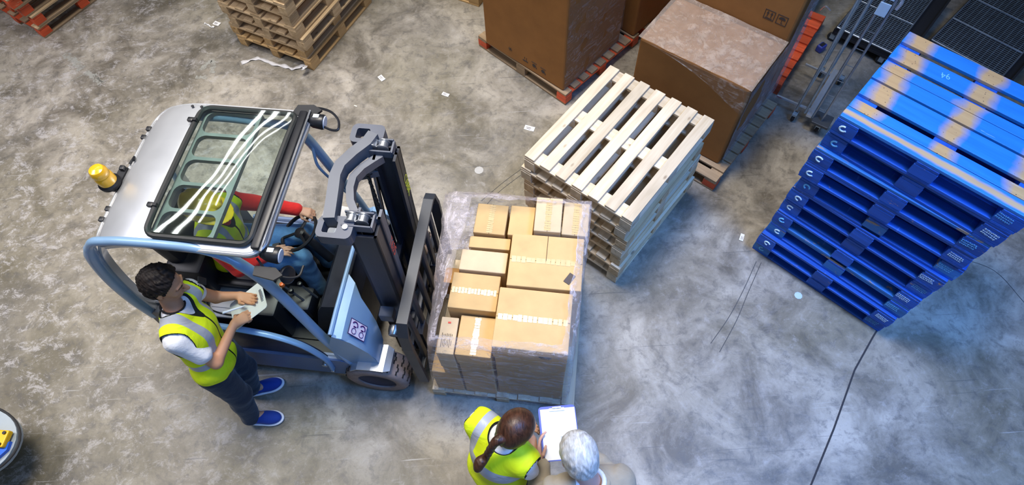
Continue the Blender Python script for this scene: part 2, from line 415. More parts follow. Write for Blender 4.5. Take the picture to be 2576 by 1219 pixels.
def lbp(i, n):
    if i == n - 1: return 'blue pallet on top of the tall blue stack, deck boards rubbed bare in bands'
    if i == 0: return 'blue pallet on the floor at the bottom of the tall blue stack'
    return 'blue pallet, %s from the floor in the tall blue stack' % ORD[i]
# the pallet's local +y must point away from the camera: place from the left front corner with the deck along it
cx, cy = ox + 1.2 * math.cos(blue_rot), oy + 1.2 * math.sin(blue_rot)
blues = pstack(pb, 11, HB, (cx, cy), blue_rot + math.pi, lbp, 'blue pallets in the tall stack', jit=.03, jy=.02)
for c in kids(blues[-1]):
    if c.name.startswith('deck_board'):
        c.material_slots[0].link = 'OBJECT'; c.material_slots[0].material = M_bf if abs(c.location.y - .055) < .01 else M_bt
for i, k_ in ((1, 'bottom_board'), (2, 'deck_board'), (0, 'deck_board'), (3, 'bottom_board'), (5, 'bottom_board'), (6, 'block'), (8, 'deck_board'), (0, 'block'), (2, 'block')):
    for c in kids(blues[i]):
        if c.name.startswith(k_) and c.location.y < .2 and random.random() < .8:
            c.material_slots[0].link = 'OBJECT'; c.material_slots[0].material = P_blue_worn
M_chalk = flat('white_stencil', (.60, .80, .95), .7)
M_cyan = flat('faded_stencil', (.16, .50, .85), .7)
for i, p in enumerate(blues):
    # stencilled C on the left block, small print panel on the right block
    m = MB(); r = .024
    arc = [(r * math.cos(a), r * math.sin(a) * .85) for a in np.linspace(.9, 2 * math.pi - .9, 9)]
    m.tube([(x, 0, z) for x, z in arc], .0065, 6, flat=(1, 1))
    tilt = random.uniform(-.6, 1.2)
    m.obj('stencil_mark', M_chalk if i % 3 else M_cyan, p, (.07 + random.uniform(-.01, .02), -.0015, HB * .48), (0, tilt, 0))
    m = MB()
    for rw in range(3):
        x = -.045
        while x < .045:
            w = random.uniform(.004, .012); hgt = random.uniform(.007, .013)
            m.box((x + w / 2, 0, .018 - rw * .018 + random.uniform(-.002, .002)), (w * .55, .002, hgt), rot=(0, random.uniform(-.5, .5), 0)); m.box((x + w / 2, 0, .018 - rw * .018), (w, .002, .003))
            x += w + .003
    m.obj('stencil_text', M_chalk if i % 2 else M_cyan, p, (1.2 - .085 + random.uniform(-.02, .01), -.0015, HB * .5), (0, random.uniform(-.1, .1), 0))
    # bright blue rub mark on some middle blocks
text_mesh('chalk_number', '94', .075, M_cyan, blues[-1], (.36, .755, HB + .0012), (0, 0, math.pi + .35), .0004, .8)
m = MB()
for k in range(26):
    x, y = random.uniform(.15, 1.15), random.uniform(.05, .95); a = random.uniform(-.6, .6); l = random.uniform(.02, .12)
    if any(abs(y - g[0]) < g[1] / 2 - .012 for g in deck_b): m.box((x, y, HB + .0006), (l, .0016, .0006), rot=(0, 0, a))
# loose straps hang off? none in the photo

# wood stack, top left
HO = .148
po = pallet('wooden_pallet', 1.2, 1.0, HO, W_old, 5, gaps=[(.07, .14), (.285, .11), (.5, .14), (.715, .11), (.93, .14)], sw=.13, mats={'block': W_old})
def lo(i, n):
    if i == 0: return 'weathered pine pallet on the floor, bottom of the stack at the top edge'
    return 'weathered pine pallet, %s from the floor in the top edge stack' % ORD[i]
# long side faces right: deck boards run away from the camera
olds = pstack(po, 7, HO, (-2.056, 5.006), math.radians(61.3), lo, 'weathered pine pallets by the top edge', jit=.03, jy=.02)
for i, p in enumerate(olds):
    if i < 2:
        for c in kids(p):
            if i == 0 or c.name.startswith('block'):
                c.material_slots[0].link = 'OBJECT'; c.material_slots[0].material = W_honey
# red stack, far top left
HR = .14
pr = pallet('red_pallet', 1.2, 1.0, HR, W_brown, 5, gaps=[(.06, .12), (.28, .10), (.5, .12), (.72, .10), (.94, .12)], sw=.12, mats={'block': P_red, 'stringer_board': P_red, 'edge': W_old})
reds = pstack(pr, 6, HR, (-5.248, 5.769), math.radians(55), lambda i, n: 'red-sided wooden pallet on the floor in the top left corner stack' if i == 0 else 'red-sided wooden pallet, %s from the floor in the top left corner stack' % ORD[i], 'red-sided pallets in the corner stack', jit=.03)
# single pallets under the big cartons
pq = pallet('carton_pallet', 1.28, 1.2, .15, W_brown, 9, dw=.10, mats={'endblock': P_red})
pq.location = (-.236, 5.236, 0); pq.rotation_euler = (0, 0, math.radians(-47)); tag(pq, 'brown wooden pallet with orange corner blocks under the left tall carton', 'pallet')
p2 = dup(pq, (.735, 6.12, 0), math.radians(-47), 'brown wooden pallet with an orange edge behind the left tall carton')
for p in (pq, p2):
    for c in kids(p):
        if c.name.startswith('stringer_board') and c.location.x > 1: c.material_slots[0].link = 'OBJECT'; c.material_slots[0].material = P_red
p3 = dup(pq, (1.868 - 1.2 * math.cos(math.radians(-42)), 3.188 - 1.2 * math.sin(math.radians(-42)), 0), math.radians(-42), 'brown wooden pallet under the tall wrapped carton right of centre')
for c in kids(p3):
    if 'endblock' and c.name.startswith('block'): c.material_slots[0].link = 'OBJECT'; c.material_slots[0].material = W_brown if c.location.x < 1 else P_red
    if c.name.startswith('stringer_board'): c.material_slots[0].link = 'OBJECT'; c.material_slots[0].material = W_brown
p4 = pallet('red_pallet', 1.1, 1.2, .14, P_red, 9, dw=.095)
a4 = math.radians(-38); p4.location = (2.84 - 1.1 * math.cos(a4), 4.27 - 1.1 * math.sin(a4), 0); p4.rotation_euler = (0, 0, a4); tag(p4, 'bright red pallet sticking out behind the tall wrapped carton', 'pallet')
p5 = dup(olds[0], (-1.25, 6.55, 0), math.radians(-30), 'pine pallet barely in view at the top edge left of the tall carton')
p5.location = (-1.26, 6.46, 0)

# ------------------------------------------------------------------ cartons
def cardboard(name, col, dark=.8):
    t = NT(name); v = t.coord(); oi = t.n('ShaderNodeObjectInfo')
    n1 = t.noise(t.coord(scale=(2, 2, 60)), 1, 3, .5); n2 = t.noise(v, 5, 5, .6)
    c = t.mix(t.ramp(n2, [(.3, 0), (.7, 1)]), tuple(x * .88 for x in col), tuple(min(1, x * 1.08) for x in col))
    c = t.mix(t.math('MULTIPLY', n1, .15), c, tuple(x * .7 for x in col))
    hs = t.n('ShaderNodeHueSaturation'); t.put(hs.inputs['Color'], c); t.put(hs.inputs['Value'], t.math('MULTIPLY_ADD', oi.outputs['Random'], .16, .92))
    t.set(color=hs.outputs[0], rough=.72, spec=.25); t.bump(n1, .08, .002); return t.m
M_card = cardboard('tan_cardboard', (.60, .40, .18))
M_card_pale = cardboard('pale_cardboard', (.60, .46, .29))
M_kraft = cardboard('brown_kraft_cardboard', (.31, .135, .038))
M_gap = flat('shadow_gap_card', (.10, .06, .03), .9)
M_tape = flat('clear_parcel_tape', (.60, .43, .21), .2)
M_ink = flat('box_print_ink', (.05, .035, .03), .7)
M_white = flat('white_label_paper', (.85, .85, .85), .6)
def film_mat(name, tint, base, streak):
    t = NT(name); v = t.coord()
    n1 = t.noise(t.coord(scale=(3, 3, 26), rot=(.25, .1, 0)), 1, 6, .7, 1.2)
    n2 = t.noise(v, 9, 6, .75, 2.0)
    w = t.ramp(t.math('MULTIPLY', t.math('ADD', n1, n2), .5), [(.50, 0), (.57, 1)])
    t.set(color=tint, rough=.12, spec=.8, coat=.6, alpha=t.math('MULTIPLY_ADD', w, streak, base))
    t.bump(t.math('ADD', n1, n2), .9, .02); return t.m
M_film = film_mat('stretch_film', (.90, .82, .88), .20, .36)  # reflected haze put into the film's mauve tint and opacity
M_film_thin = film_mat('thin_stretch_film', (.86, .80, .72), .05, .22)

def carton(name, d, loc, rz, label, mat=M_card, seam='x', tape=True, group=None, cat='box', bev=.006, flapgap=True):
    """carton, base centre at loc"""
    body = MB(); body.box((0, 0, d[2] / 2), d, bev=bev)
    root = empty(name, loc, rz, label, cat, group)
    body.obj('carton_body', mat, root)
    if seam:
        s = MB(); z = d[2] + .0007
        L = d[0] if seam == 'x' else d[1]
        dims = (L * .985, .0035, .0012) if seam == 'x' else (.0035, L * .985, .0012)
        s.box((0, 0, z), dims); s.obj('flap_seam', M_gap, root)
        if tape:
            tp = MB(); n = 14; w = .024
            for k in range(n):
                a = -L * .47 + L * .94 * k / n; b = a + L * .94 / n * random.uniform(.75, 1.0); ww = w * random.uniform(.7, 1.0)
                c_ = (a + b) / 2
                tp.box((c_, 0, z + .0008) if seam == 'x' else (0, c_, z + .0008), (b - a, ww * 2, .0008) if seam == 'x' else (ww * 2, b - a, .0008))
            tp.obj('packing_tape', M_tape, root)
    return root
# ------------------------------------------------------------------ walls of the hall (outside the frame)
M_wall = flat('hall_wall_panel', (.42, .43, .45), .8)
for nm, c, d in (('wall_left', (-15.9, 7, 4.5), (.2, 26, 9)), ('wall_right', (15.9, 7, 4.5), (.2, 26, 9)), ('wall_back', (0, 19.9, 4.5), (32, .2, 9)), ('wall_front', (0, -5.9, 4.5), (32, .2, 9))):
    tag(MB().box(c, d).obj(nm, M_wall), 'pale hall wall panel', None, kind='structure')

# ------------------------------------------------------------------ truck frame: s along the forks, lat to the truck's left
DS = Vector((.9854, -.1702, 0)); DN = Vector((.1702, .9854, 0)); YF = math.atan2(-.1702, .9854)
def SL(s, lat, z=0.0): return tuple(DS * s + DN * lat + Vector((0, 0, z)))

# ------------------------------------------------------------------ wrapped load on the forks
pl = pallet('load_pallet', 1.16, 1.12, .144, W_fresh, 7, dw=.10, mats={})
pl.location = SL(.20, 1.215); pl.rotation_euler = (0, 0, YF + math.pi / 2); tag(pl, 'pale pine pallet under the wrapped load on the forks', 'pallet')
BZ = .144
def cb(s0, s1, l0, l1, z0, z1, label, name='carton', **kw):
    return carton(name, (s1 - s0 - .004, l1 - l0 - .004, z1 - z0 - .003), SL((s0 + s1) / 2, (l0 + l1) / 2, z0), YF + kw.pop('yaw', 0), label, **kw)
top = [
    (-.39, .10, 1.25, 1.67, 1.22, 'large tan carton at the front right of the wrapped load top, nearest the woman', 'x', M_card),
    (-.35, .15, 1.68, 2.08, 1.235, 'large tan carton with a small black sticker on the wrapped load', 'x', M_card),
    (-.21, -.02, 2.09, 2.37, 1.27, 'narrow pale carton at the back of the wrapped load, left of the corner one', 'y', M_card_pale),
    (-.015, .17, 2.09, 2.36, 1.25, 'narrow pale carton at the far right corner of the wrapped load', 'y', M_card_pale),
    (-.64, -.41, 2.10, 2.35, 1.15, 'tan carton at the far left corner of the wrapped load top', 'y', M_card),
    (-.395, -.215, 2.10, 2.35, 1.16, 'tan carton beside a dark slit at the back of the wrapped load', None, M_card),
    (-.66, -.365, 1.995, 2.09, 1.125, 'narrow yellowish carton above the dark slot on the wrapped load', None, M_card),
    (-.70, -.37, 1.81, 1.975, 1.13, 'small brown-sided carton below the dark slot on the wrapped load', None, M_card_pale),
    (-.735, -.40, 1.53, 1.80, 1.11, 'tan carton with torn tape halfway down the left of the wrapped load', 'x', M_card),
    (-.645, -.40, 1.235, 1.52, 1.03, 'tan carton with wrinkled tape at the near left of the wrapped load', 'y', M_card),
    (-.775, -.652, 1.235, 1.50, 1.02, 'carton printed with dark lines at the near left corner of the load', None, M_card_pale),
]
tops = []
random.seed(3)
for (s0, s1, l0, l1, zt, lab, seam, mt) in top:
    h = .205 if zt > 1.1 else .19
    if 'printed' in lab: h = .3
    tops.append(cb(s0, s1, l0, l1, zt - h, zt, lab, seam=seam, mat=mt, yaw=random.uniform(-.012, .012)))
    z = BZ; near = l0 < 1.3; n = 4 if near else 1
    hh = (zt - h - BZ) / n; who = {0: 'front right', 9: 'near left', 10: 'near left corner'}.get(len(tops) - 1, '')
    for k in range(n):
        ss0 = s0 - (.10 if s0 < -.74 and k < 3 else 0)
        lb = 'carton on the side facing the woman, %s layer up, below the %s carton' % (ORD[k], who) if near else 'carton buried in the load under the ' + lab.replace(' of the wrapped load top', '').replace(' of the wrapped load', '').replace(' on the wrapped load', '')
        cb(ss0 + .003 * k, s1 - .002, l0, l1, z, z + hh, ' '.join(lb.split()[:16]), seam=None, mat=M_card, group='cartons below the top layer of the wrapped load'); z += hh
cb(-.855, -.745, 1.84, 1.97, .60, .82, 'small orange-brown carton sticking out on the mast side of the load', seam=None, mat=cardboard('orange_brown_cardboard', (.48, .26, .09)))
# details on the cartons
MB().box((0, 0, 0), (.045, .078, .0016)).obj('black_sticker', flat('black_sticker', (.06, .045, .045), .6), tops[1], (.165, -.115, .207), (0, 0, -.55))
m = MB()
for r_ in range(7):
    m.box((-.035 + r_ * .011, -.055, .3002), (.003, random.uniform(.02, .065), .001))
    m.box((-.035 + r_ * .011, .0, .3002), (.003, random.uniform(.01, .03), .001))
m.obj('printed_lines', M_ink, tops[-1])
MB().box((0, .09, .3002), (.02, .012, .001)).obj('red_mark', flat('red_print', (.6, .05, .03)), tops[-1])
for tpi, y0 in ((1, -.0),):
    MB().box((0.0, .10, .2065), (.0035, .19, .001)).obj('flap_seam', M_gap, tops[tpi])
MB().box((0.10, -.211, .10), (.08, .002, .012)).box((.10, -.211, .075), (.06, .002, .006)).obj('printed_lines', M_ink, tops[0])
# stretch film round the load
def film_shell(name, rings, mat, label, cat='stretch film', parent=None, seed=1, amp=.008, nper=26):
    """rings: list of (polygon corners list [(s,lat)], z); skin with crumpled noise"""
    rnd = random.Random(seed); m = MB(); V = []
    ph = [rnd.uniform(0, 6.28) for _ in range(8)]
    for ri, (poly, z) in enumerate(rings):
        n = len(poly); row = []
        for i in range(n):
            a = Vector(poly[i]); b = Vector(poly[(i + 1) % n])
            for k in range(nper):
                p = a.lerp(b, k / nper); q = (b - a).normalized(); o = Vector((q.y, -q.x))
                w = amp * (math.sin(k * 1.9 + ri * .9 + ph[i % 4]) * .5 + math.sin(k * .55 - ri * 1.7 + ph[4 + i % 4]) * .8 + rnd.uniform(-.5, .5))
                if min(k, nper - k) < 2: w *= .3
                p = p + o * (amp * .9 + w)
                row.append(SL(p.x, p.y, z + rnd.uniform(-.004, .004)))
        V.append(row)
    N = len(V[0]); vs = [v for r in V for v in r]; fs = []
    for r in range(len(V) - 1):
        for k in range(N): fs.append((r * N + k, r * N + (k + 1) % N, (r + 1) * N + (k + 1) % N, (r + 1) * N + k))
    m.add(vs, fs); o = m.obj(name, mat, parent, smooth='all'); tag(o, label, cat); return o
def R4(s0, s1, l0, l1): return [(s0, l0), (s1, l0), (s1, l1), (s0, l1)]
rings = []
for k in range(11):
    f = k / 10; z = .03 + f * 1.16
    s0 = -.90 + .10 * f ** 1.5; l0 = 1.222
    rings.append(([(s0, l0), (.125 + .015 * math.sin(f * 3), l0), (.155 + .03 * f, 2.385), (-.90 + .02 * f, 2.38)], z))
rings.append(([(-.79, 1.225), (.118, 1.225), (.18, 2.385), (-.80, 2.38)], 1.235))
rings.append(([(-.775, 1.255), (.09, 1.262), (.15, 2.36), (-.72, 2.34)], 1.262))
rings.append(([(-.74, 1.275), (.05, 1.29), (.11, 2.32), (-.66, 2.30)], 1.285))
film_shell('stretch_wrap', rings, M_film, 'clear stretch film wound round the carton load on the forks', amp=.006)
# loose crumpled film hanging on the mast side corner
m = MB(); rnd = random.Random(5); nx, ny = 14, 22; vs = []
for i in range(nx):
    for k in range(ny):
        f, g = i / (nx - 1), k / (ny - 1)
        s = -.88 + .24 * f + rnd.uniform(-.008, .008); lat = 1.98 + .37 * g; z = 1.0 + .13 * f + .03 * math.sin(g * 9 + f * 4) + rnd.uniform(-.014, .014)
        vs.append(SL(s, lat, z))
m.add(vs, [(i * ny + k, (i + 1) * ny + k, (i + 1) * ny + k + 1, i * ny + k + 1) for i in range(nx - 1) for k in range(ny - 1)])
tag(m.obj('loose_film', M_film), 'loose crumpled film at the far left corner of the load', 'stretch film')

# ------------------------------------------------------------------ tall cartons behind
def place_c(corner, ang, w, dep, h, z0, name, label, mat=M_kraft, **kw):
    """corner = front right bottom; ang = direction of the front edge going left; depth goes away"""
    u = Vector((math.cos(ang), math.sin(ang))); v = Vector((u.y, -u.x))
    c = Vector(corner) + u * w / 2 + v * dep / 2
    r = carton(name, (w, dep, h), (c.x, c.y, z0), ang + math.pi, label, mat, bev=.018, **kw); return r
def icons(parent, face_y, spots, size, right=True, face_x=None):
    for kind, x, z in spots:
        m = MB(); q = size; y = 0
        def b(cx, cz, w, h, r=0): m.box((cx * q, 0, cz * q), (w * q, .002, h * q), rot=(0, r, 0))
        if kind in ('umbrella', 'glass', 'arrows'):
            for cx, cz, w, h in ((-.5, 0, .06, 1), (.5, 0, .06, 1), (0, .5, 1.06, .06), (0, -.5, 1.06, .06)): b(cx, cz, w, h)
        if kind == 'umbrella':
            m.prism([(math.cos(a) * .34 * q, (math.sin(a) * .30 + .05) * q) for a in np.linspace(0, math.pi, 12)], -.001, .001)
            b(0, -.14, .05, .4); b(.08, -.33, .16, .05)
        elif kind == 'glass':
            m.prism([(-.22 * q, .36 * q), (.22 * q, .36 * q), (.14 * q, .02 * q), (.04 * q, -.06 * q), (-.04 * q, -.06 * q), (-.14 * q, .02 * q)], -.001, .001)
            b(0, -.18, .06, .3); b(0, -.34, .34, .06)
        elif kind == 'arrows':
            for dx in (-.2, .2):
                m.prism([((dx - .14) * q, .12 * q), ((dx + .14) * q, .12 * q), (dx * q, .38 * q)], -.001, .001); b(dx, -.06, .08, .36)
            b(0, -.36, .7, .07)
        elif kind == 'star':
            for a in (0, 1.05, 2.1): b(0, 0, .8, .07, a)
        elif kind == 'bars':
            b(0, -.35, 1, .22); b(.2, .1, .08, .5); b(-.15, .2, .08, .35)
        elif kind == 'blob':
            m.prism([(math.cos(a) * .34 * q, (math.sin(a) * .30 - .15) * q) for a in np.linspace(0, 2 * math.pi, 14)[:-1]], -.001, .001); b(0, .42, 1, .09); b(.42, -.4, .12, .3)
        m.obj('handling_symbol', M_ink, parent, (x, face_y - .0015, z))
c1 = place_c((.617, 4.356), math.radians(135.3), 1.085, .95, 1.32, .15, 'tall_carton', 'tall brown carton with small dark print near its foot, left of the others', seam='x', tape=False)
icons(c1, -.475, [('star', -.18, .13), ('bars', .03, .12), ('blob', .15, .115), ('blob', .27, .11)], .07)
c3 = place_c((1.44, 5.07), math.radians(133), 1.0, .9, 1.25, .15, 'tall_carton', 'dark brown carton standing behind the left tall carton', seam='x')
a2 = math.radians(139.5); u2 = Vector((math.cos(a2), math.sin(a2))); v2 = Vector((u2.y, -u2.x)); k2 = Vector((1.985, 3.335))
c2 = place_c(k2, a2, 1.03, .64, .985, .15, 'tall_carton', 'large brown carton with a film-covered top right behind the pale pallet stack', seam=None)
q = k2 + v2 * .66
c4 = place_c(q, a2, 1.03, .46, 1.62, .15, 'tall_carton', 'tallest brown carton, printed with an umbrella symbol, behind the film-topped one', seam='x')
icons(c4, -.23, [('umbrella', .40, 1.17), ('arrows', .29, 1.17)], .085)
def film_quad(name, corners, par, mat, n=(18, 18), amp=.006, seed=2, bulge=None):
    m = MB(); rnd = random.Random(seed); vs = []; a, b, c, d = [Vector(p) for p in corners]
    nrm = (b - a).cross(d - a).normalized()
    for i in range(n[0] + 1):
        for k in range(n[1] + 1):
            f, g = i / n[0], k / n[1]; p = a.lerp(b, f).lerp(d.lerp(c, f), g)
            w = amp * (math.sin(f * 17 + g * 6 + seed) * .5 + math.sin(g * 23 - f * 9) * .4 + rnd.uniform(-.5, .5))
            if bulge: w += bulge * math.sin(math.pi * f) * math.sin(math.pi * g)
            vs.append(p + nrm * w)
    N = n[1] + 1
    m.add(vs, [(i * N + k, (i + 1) * N + k, (i + 1) * N + k + 1, i * N + k + 1) for i in range(n[0]) for k in range(n[1])])
    inv_ = (Matrix.Translation(par.location) @ par.rotation_euler.to_matrix().to_4x4()).inverted()
    m.v = [tuple(inv_ @ Vector(v)) for v in m.v]
    return m.obj(name, mat, par, smooth='all')
def P2(a, b, z): p = k2 + u2 * a + v2 * b; return (p.x, p.y, z)
M_film_top = film_mat('film_over_carton', (.70, .56, .44), .38, .22)
film_quad('film_sheet', [P2(-.012, -.012, 1.155), P2(1.045, -.012, 1.155), P2(1.045, .65, 1.165), P2(-.012, .65, 1.165)], c2, M_film_top, amp=.005)
film_quad('film_sheet', [P2(-.022, -.015, .16), P2(-.022, .655, .16), P2(-.022, .655, 1.15), P2(-.018, -.02, 1.15)], c2, film_mat('side_film', (.62, .58, .62), .35, .4), amp=.004, bulge=-.03)
film_quad('film_sheet', [P2(-.015, -.02, 1.15), P2(1.0, -.02, 1.15), P2(.5, -.02, 1.09), P2(-.015, -.02, .86)], c2, M_film_thin, amp=.003)
film_quad('film_sheet', [P2(-.022, .66, .16), P2(-.022, 1.13, .16), P2(-.022, 1.13, 1.75), P2(-.022, .66, 1.75)], c4, film_mat('side_film_tall', (.62, .58, .62), .35, .4), amp=.004, bulge=-.02)
film_quad('film_sheet', [(.627, 4.36, .16), (1.29, 5.03, .16), (1.29, 5.03, 1.46), (.627, 4.36, 1.46)], c1, M_film_thin, amp=.006, seed=4)

# small olive crate by the red pallet
cr = empty('storage_crate', (3.50, 5.62, 0), math.radians(52), 'small olive crate with a grey lid by the red pallet at the top edge', 'crate')
MB().box((0, 0, .13), (.34, .26, .26), bev=.012).obj('crate_body', flat('olive_plastic', (.11, .13, .03), .5), cr)
MB().box((0, .03, .275), (.30, .20, .03), bev=.008).obj('lid', flat('grey_lid', (.12, .12, .11), .5), cr)

# ------------------------------------------------------------------ roll cages
M_zinc = paint('zinc_wire', (.42, .52, .60), .32, .75, .2)
M_galv = paint('galvanised_tube', (.36, .42, .50), .28, .8, .2)
M_chrome = paint('bright_tube', (.75, .80, .88), .18, .8, .05)
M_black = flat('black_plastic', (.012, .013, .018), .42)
M_rub = paint('black_rubber', (.02, .02, .022), .7, 0, .2)
def caster(parent, x, y, r=.05, col=None):
    cst = MB().box((x, y, .10), (.05, .045, .02)).box((x + .02, y - .02, .075), (.05, .005, .08)).box((x + .02, y + .02, .075), (.05, .005, .08))
    c = cst.obj('caster_fork', col or M_zinc, parent)
    MB().lathe([(.0, -.016), (r * .86, -.016), (r, -.01), (r, .01), (r * .86, .016), (0, .016)], (x + .025, y, r), (0, 1, 0), 20).obj('caster_wheel', M_rub, parent, smooth=True)
rc = empty('roll_cage', (3.02, 3.82, 0), math.radians(52), 'tall folded wire roll cage standing between the wrapped cartons and the blue stack', 'roll cage')
L_, TOPZ = .72, 1.68
for k, (y, mt) in enumerate(((0.0, M_galv), (.085, M_zinc), (.17, M_zinc))):
    m = MB(); H1 = TOPZ - .05 * k
    m.tube(smooth_path([(0, y, .17), (0, y, H1 - .12), (.05, y, H1 - .02), (.16, y, H1), (L_ - .16, y, H1), (L_ - .05, y, H1 - .02), (L_, y, H1 - .12), (L_, y, .17)], 4), .012, 8)
    m.bar((0, y, .2), (L_, y, .2), .009); m.bar((0, y, .9), (L_, y, .9), .008)
    m.obj('panel_frame', mt, rc, smooth=True)
    g = MB()
    for i in range(1, 12): g.bar((L_ * i / 12, y, .2), (L_ * i / 12, y, H1 - .02), .0028)
    for i in range(1, 14): g.bar((0, y, .2 + i * .105), (L_, y, .2 + i * .105), .0028)
    g.obj('wire_panel', M_zinc, rc)
m = MB()
for i in range(8): m.bar((-.004, 0, .3 + i * .19), (-.004, -.085, .3 + i * .19), .0035)
m.tube(smooth_path([(-.004, -.085, .17), (-.004, -.085, 1.5), (-.004, -.07, 1.62), (-.004, -.0, 1.68)], 5), .011, 8)
m.obj('side_rungs', M_galv, rc, smooth=True)
MB().tube(smooth_path([(-.01, -.115, 1.52), (-.01, -.12, 1.6), (-.01, -.06, 1.69), (-.01, .06, 1.71), (-.01, .13, 1.66)], 5), .014, 8).obj('handle', M_chrome, rc, smooth=True)
MB().box((-.016, -.03, 1.48), (.006, .085, .12), bev=.01).box((-.016, -.03, 1.60), (.006, .08, .05), bev=.01).obj('label_plate', flat('label_plate', (.55, .75, .95), .2), rc)
m = MB(); m.box((.02, -.09, .155), (.17, .17, .03), bev=.006); m.obj('corner_plate', flat('dark_steel_plate', (.05, .055, .06), .4), rc)
m = MB(); m.tube([(.08, .03, .16), (.08, .40, .15)], .013, 4); m.tube([(.62, .03, .16), (.63, .33, .16)], .013, 4); m.box((.35, .04, .16), (L_, .05, .03)); m.obj('base_frame', M_chrome, rc)
caster(rc, .0, -.09); caster(rc, .0, .16); caster(rc, L_, -.05); caster(rc, L_, .16)
def mesh_cage(o, ang, W, D, label, zm, extra, nl, nc, tiers, heavy):
    c = empty('mesh_container', (o[0], o[1], 0), ang, label, 'wire mesh container')
    # local x runs left along the front edge, y away from the camera
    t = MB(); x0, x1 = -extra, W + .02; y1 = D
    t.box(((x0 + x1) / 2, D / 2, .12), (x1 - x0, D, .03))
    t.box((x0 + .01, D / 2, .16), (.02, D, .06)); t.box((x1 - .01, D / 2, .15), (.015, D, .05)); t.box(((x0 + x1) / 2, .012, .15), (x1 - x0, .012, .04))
    t.obj('black_base', M_black, c)  # black base added to fill the dark gap between the containers
    for ti in range(tiers):
        z = zm - ti * .12; f = MB()
        for a, b in (((0, 0), (W, 0)), ((W, 0), (W, D)), ((W, D), (0, D)), ((0, D), (0, 0))): f.tube([(*a, z), (*b, z)], .009, 6)
        for hy in heavy: f.tube([(0, D * hy, z + .004), (W, D * hy, z + .004)], .007, 6)
        f.obj('mesh_frame', M_galv, c)
        g = MB()
        for i in range(1, nl): g.bar((0, D * i / nl, z), (W, D * i / nl, z), .0030)
        for i in range(1, nc): g.bar((W * i / nc, 0, z - .006), (W * i / nc, D, z - .006), .0026)
        g.obj('wire_mesh', M_zinc, c)
    for x, y in ((W - .02, .03), (.03, .03), (W - .02, D - .05)): caster(c, x, y)
    return c
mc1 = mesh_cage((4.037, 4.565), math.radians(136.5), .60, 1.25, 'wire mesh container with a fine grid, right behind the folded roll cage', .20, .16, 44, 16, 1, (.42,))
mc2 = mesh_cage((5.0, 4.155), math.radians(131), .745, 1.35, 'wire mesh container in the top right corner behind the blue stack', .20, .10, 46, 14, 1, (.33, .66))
for c in (mc1, mc2):
    c.scale = (1, -1, 1)
MB().tube(smooth_path([(.74, -.02, .36), (.80, -.05, .40), (.83, -.04, .33)], 5), .008, 6).obj('hook', M_chrome, mc1)
bl = empty('blue_tub', (3.46, 4.86, 0), .6, 'small blue plastic castor guard on the floor beside the mesh container', 'tub')
MB().box((0, 0, .04), (.10, .07, .08), bev=.015).obj('tub_body', flat('dark_blue_plastic', (.03, .05, .28), .4), bl)
MB().box((0, 0, .082), (.06, .035, .008)).obj('tub_recess', M_black, bl)

# ------------------------------------------------------------------ litter on the floor
def label_scrap(x, y, rz, w, h, label, lines=True):
    r = empty('paper_label', (x, y, 0), rz, label, 'paper label')
    m = MB(); n = 5; vs = [((i / n - .5) * w, (k - .5) * h, .003 + .005 * abs(i / n - .5) + .002 * k) for i in range(n + 1) for k in (0, 1)]
    vs += [(a, b, c - .0012) for a, b, c in vs]; N = 2 * (n + 1)
    fs = [(2 * i, 2 * i + 1, 2 * i + 3, 2 * i + 2) for i in range(n)] + [(N + 2 * i, N + 2 * i + 2, N + 2 * i + 3, N + 2 * i + 1) for i in range(n)]
    m.add(vs, fs); m.obj('label_sheet', M_white, r)
    if lines: MB().box((-.01, .004, .0085), (w * .5, h * .12, .0006)).box((-.008, -h * .2, .0085), (w * .42, h * .1, .0006)).obj('print', flat('faint_print', (.25, .22, .22)), r)
label_scrap(-3.275, 5.845, -.5, .085, .055, 'white label on the floor left of the weathered pallet stack')
label_scrap(-1.304, 4.834, -.95, .085, .05, 'white label on the floor right of the weathered pallet stack')
label_scrap(-.609, 4.546, -.5, .08, .04, 'white label on the floor left of the orange pallet corner')
label_scrap(.248, 4.023, -.4, .105, .055, 'white label on the floor just left of the pale pallet stack')
label_scrap(2.088, 2.619, 1.1, .075, .035, 'pale label near the bottom left of the blue stack')
def ribbon(name, pts, w, mat, label, cat, seed=0, th=.004):
    rnd = random.Random(seed); P = smooth_path(pts, 6); m = MB(); vs = []
    for i, p in enumerate(P):
        a, b = P[max(0, i - 1)], P[min(len(P) - 1, i + 1)]; t_ = (b - a); t_.z = 0; t_.normalize(); n_ = Vector((-t_.y, t_.x, 0)); tw = math.sin(i * .8 + seed)
        ww = w * (.6 + .5 * abs(math.sin(i * .53 + seed)))
        vs += [p + n_ * ww * .5 + Vector((0, 0, th + .012 * max(0, tw))), p - n_ * ww * .5 + Vector((0, 0, th + .012 * max(0, -tw)))]
    m.add(vs, [(2 * i, 2 * i + 1, 2 * i + 3, 2 * i + 2) for i in range(len(P) - 1)])
    o = m.obj(name, mat, smooth='all'); so = o.modifiers.new('thick', 'SOLIDIFY'); so.thickness = .0015; return tag(o, label, cat)
M_strip = NT('milky_film'); M_strip = M_strip.set(color=(.75, .74, .76), rough=.3, alpha=.75)
ribbon('film_scrap', [(-2.88, 5.18, 0), (-2.746, 5.235, 0), (-2.656, 5.222, 0), (-2.52, 5.14, 0), (-2.40, 5.10, 0), (-2.29, 5.045, 0)], .045, M_strip, 'long twisted strip of film on the floor in front of the weathered stack', 'film scrap', 1)
ribbon('film_scrap', [(-2.30, 5.045, 0), (-2.19, 5.075, .01), (-2.13, 5.03, .05), (-2.13, 4.95, .10), (-2.16, 4.97, .05)], .05, M_strip, 'looped end of film hanging at the weathered stack corner', 'film scrap', 3)
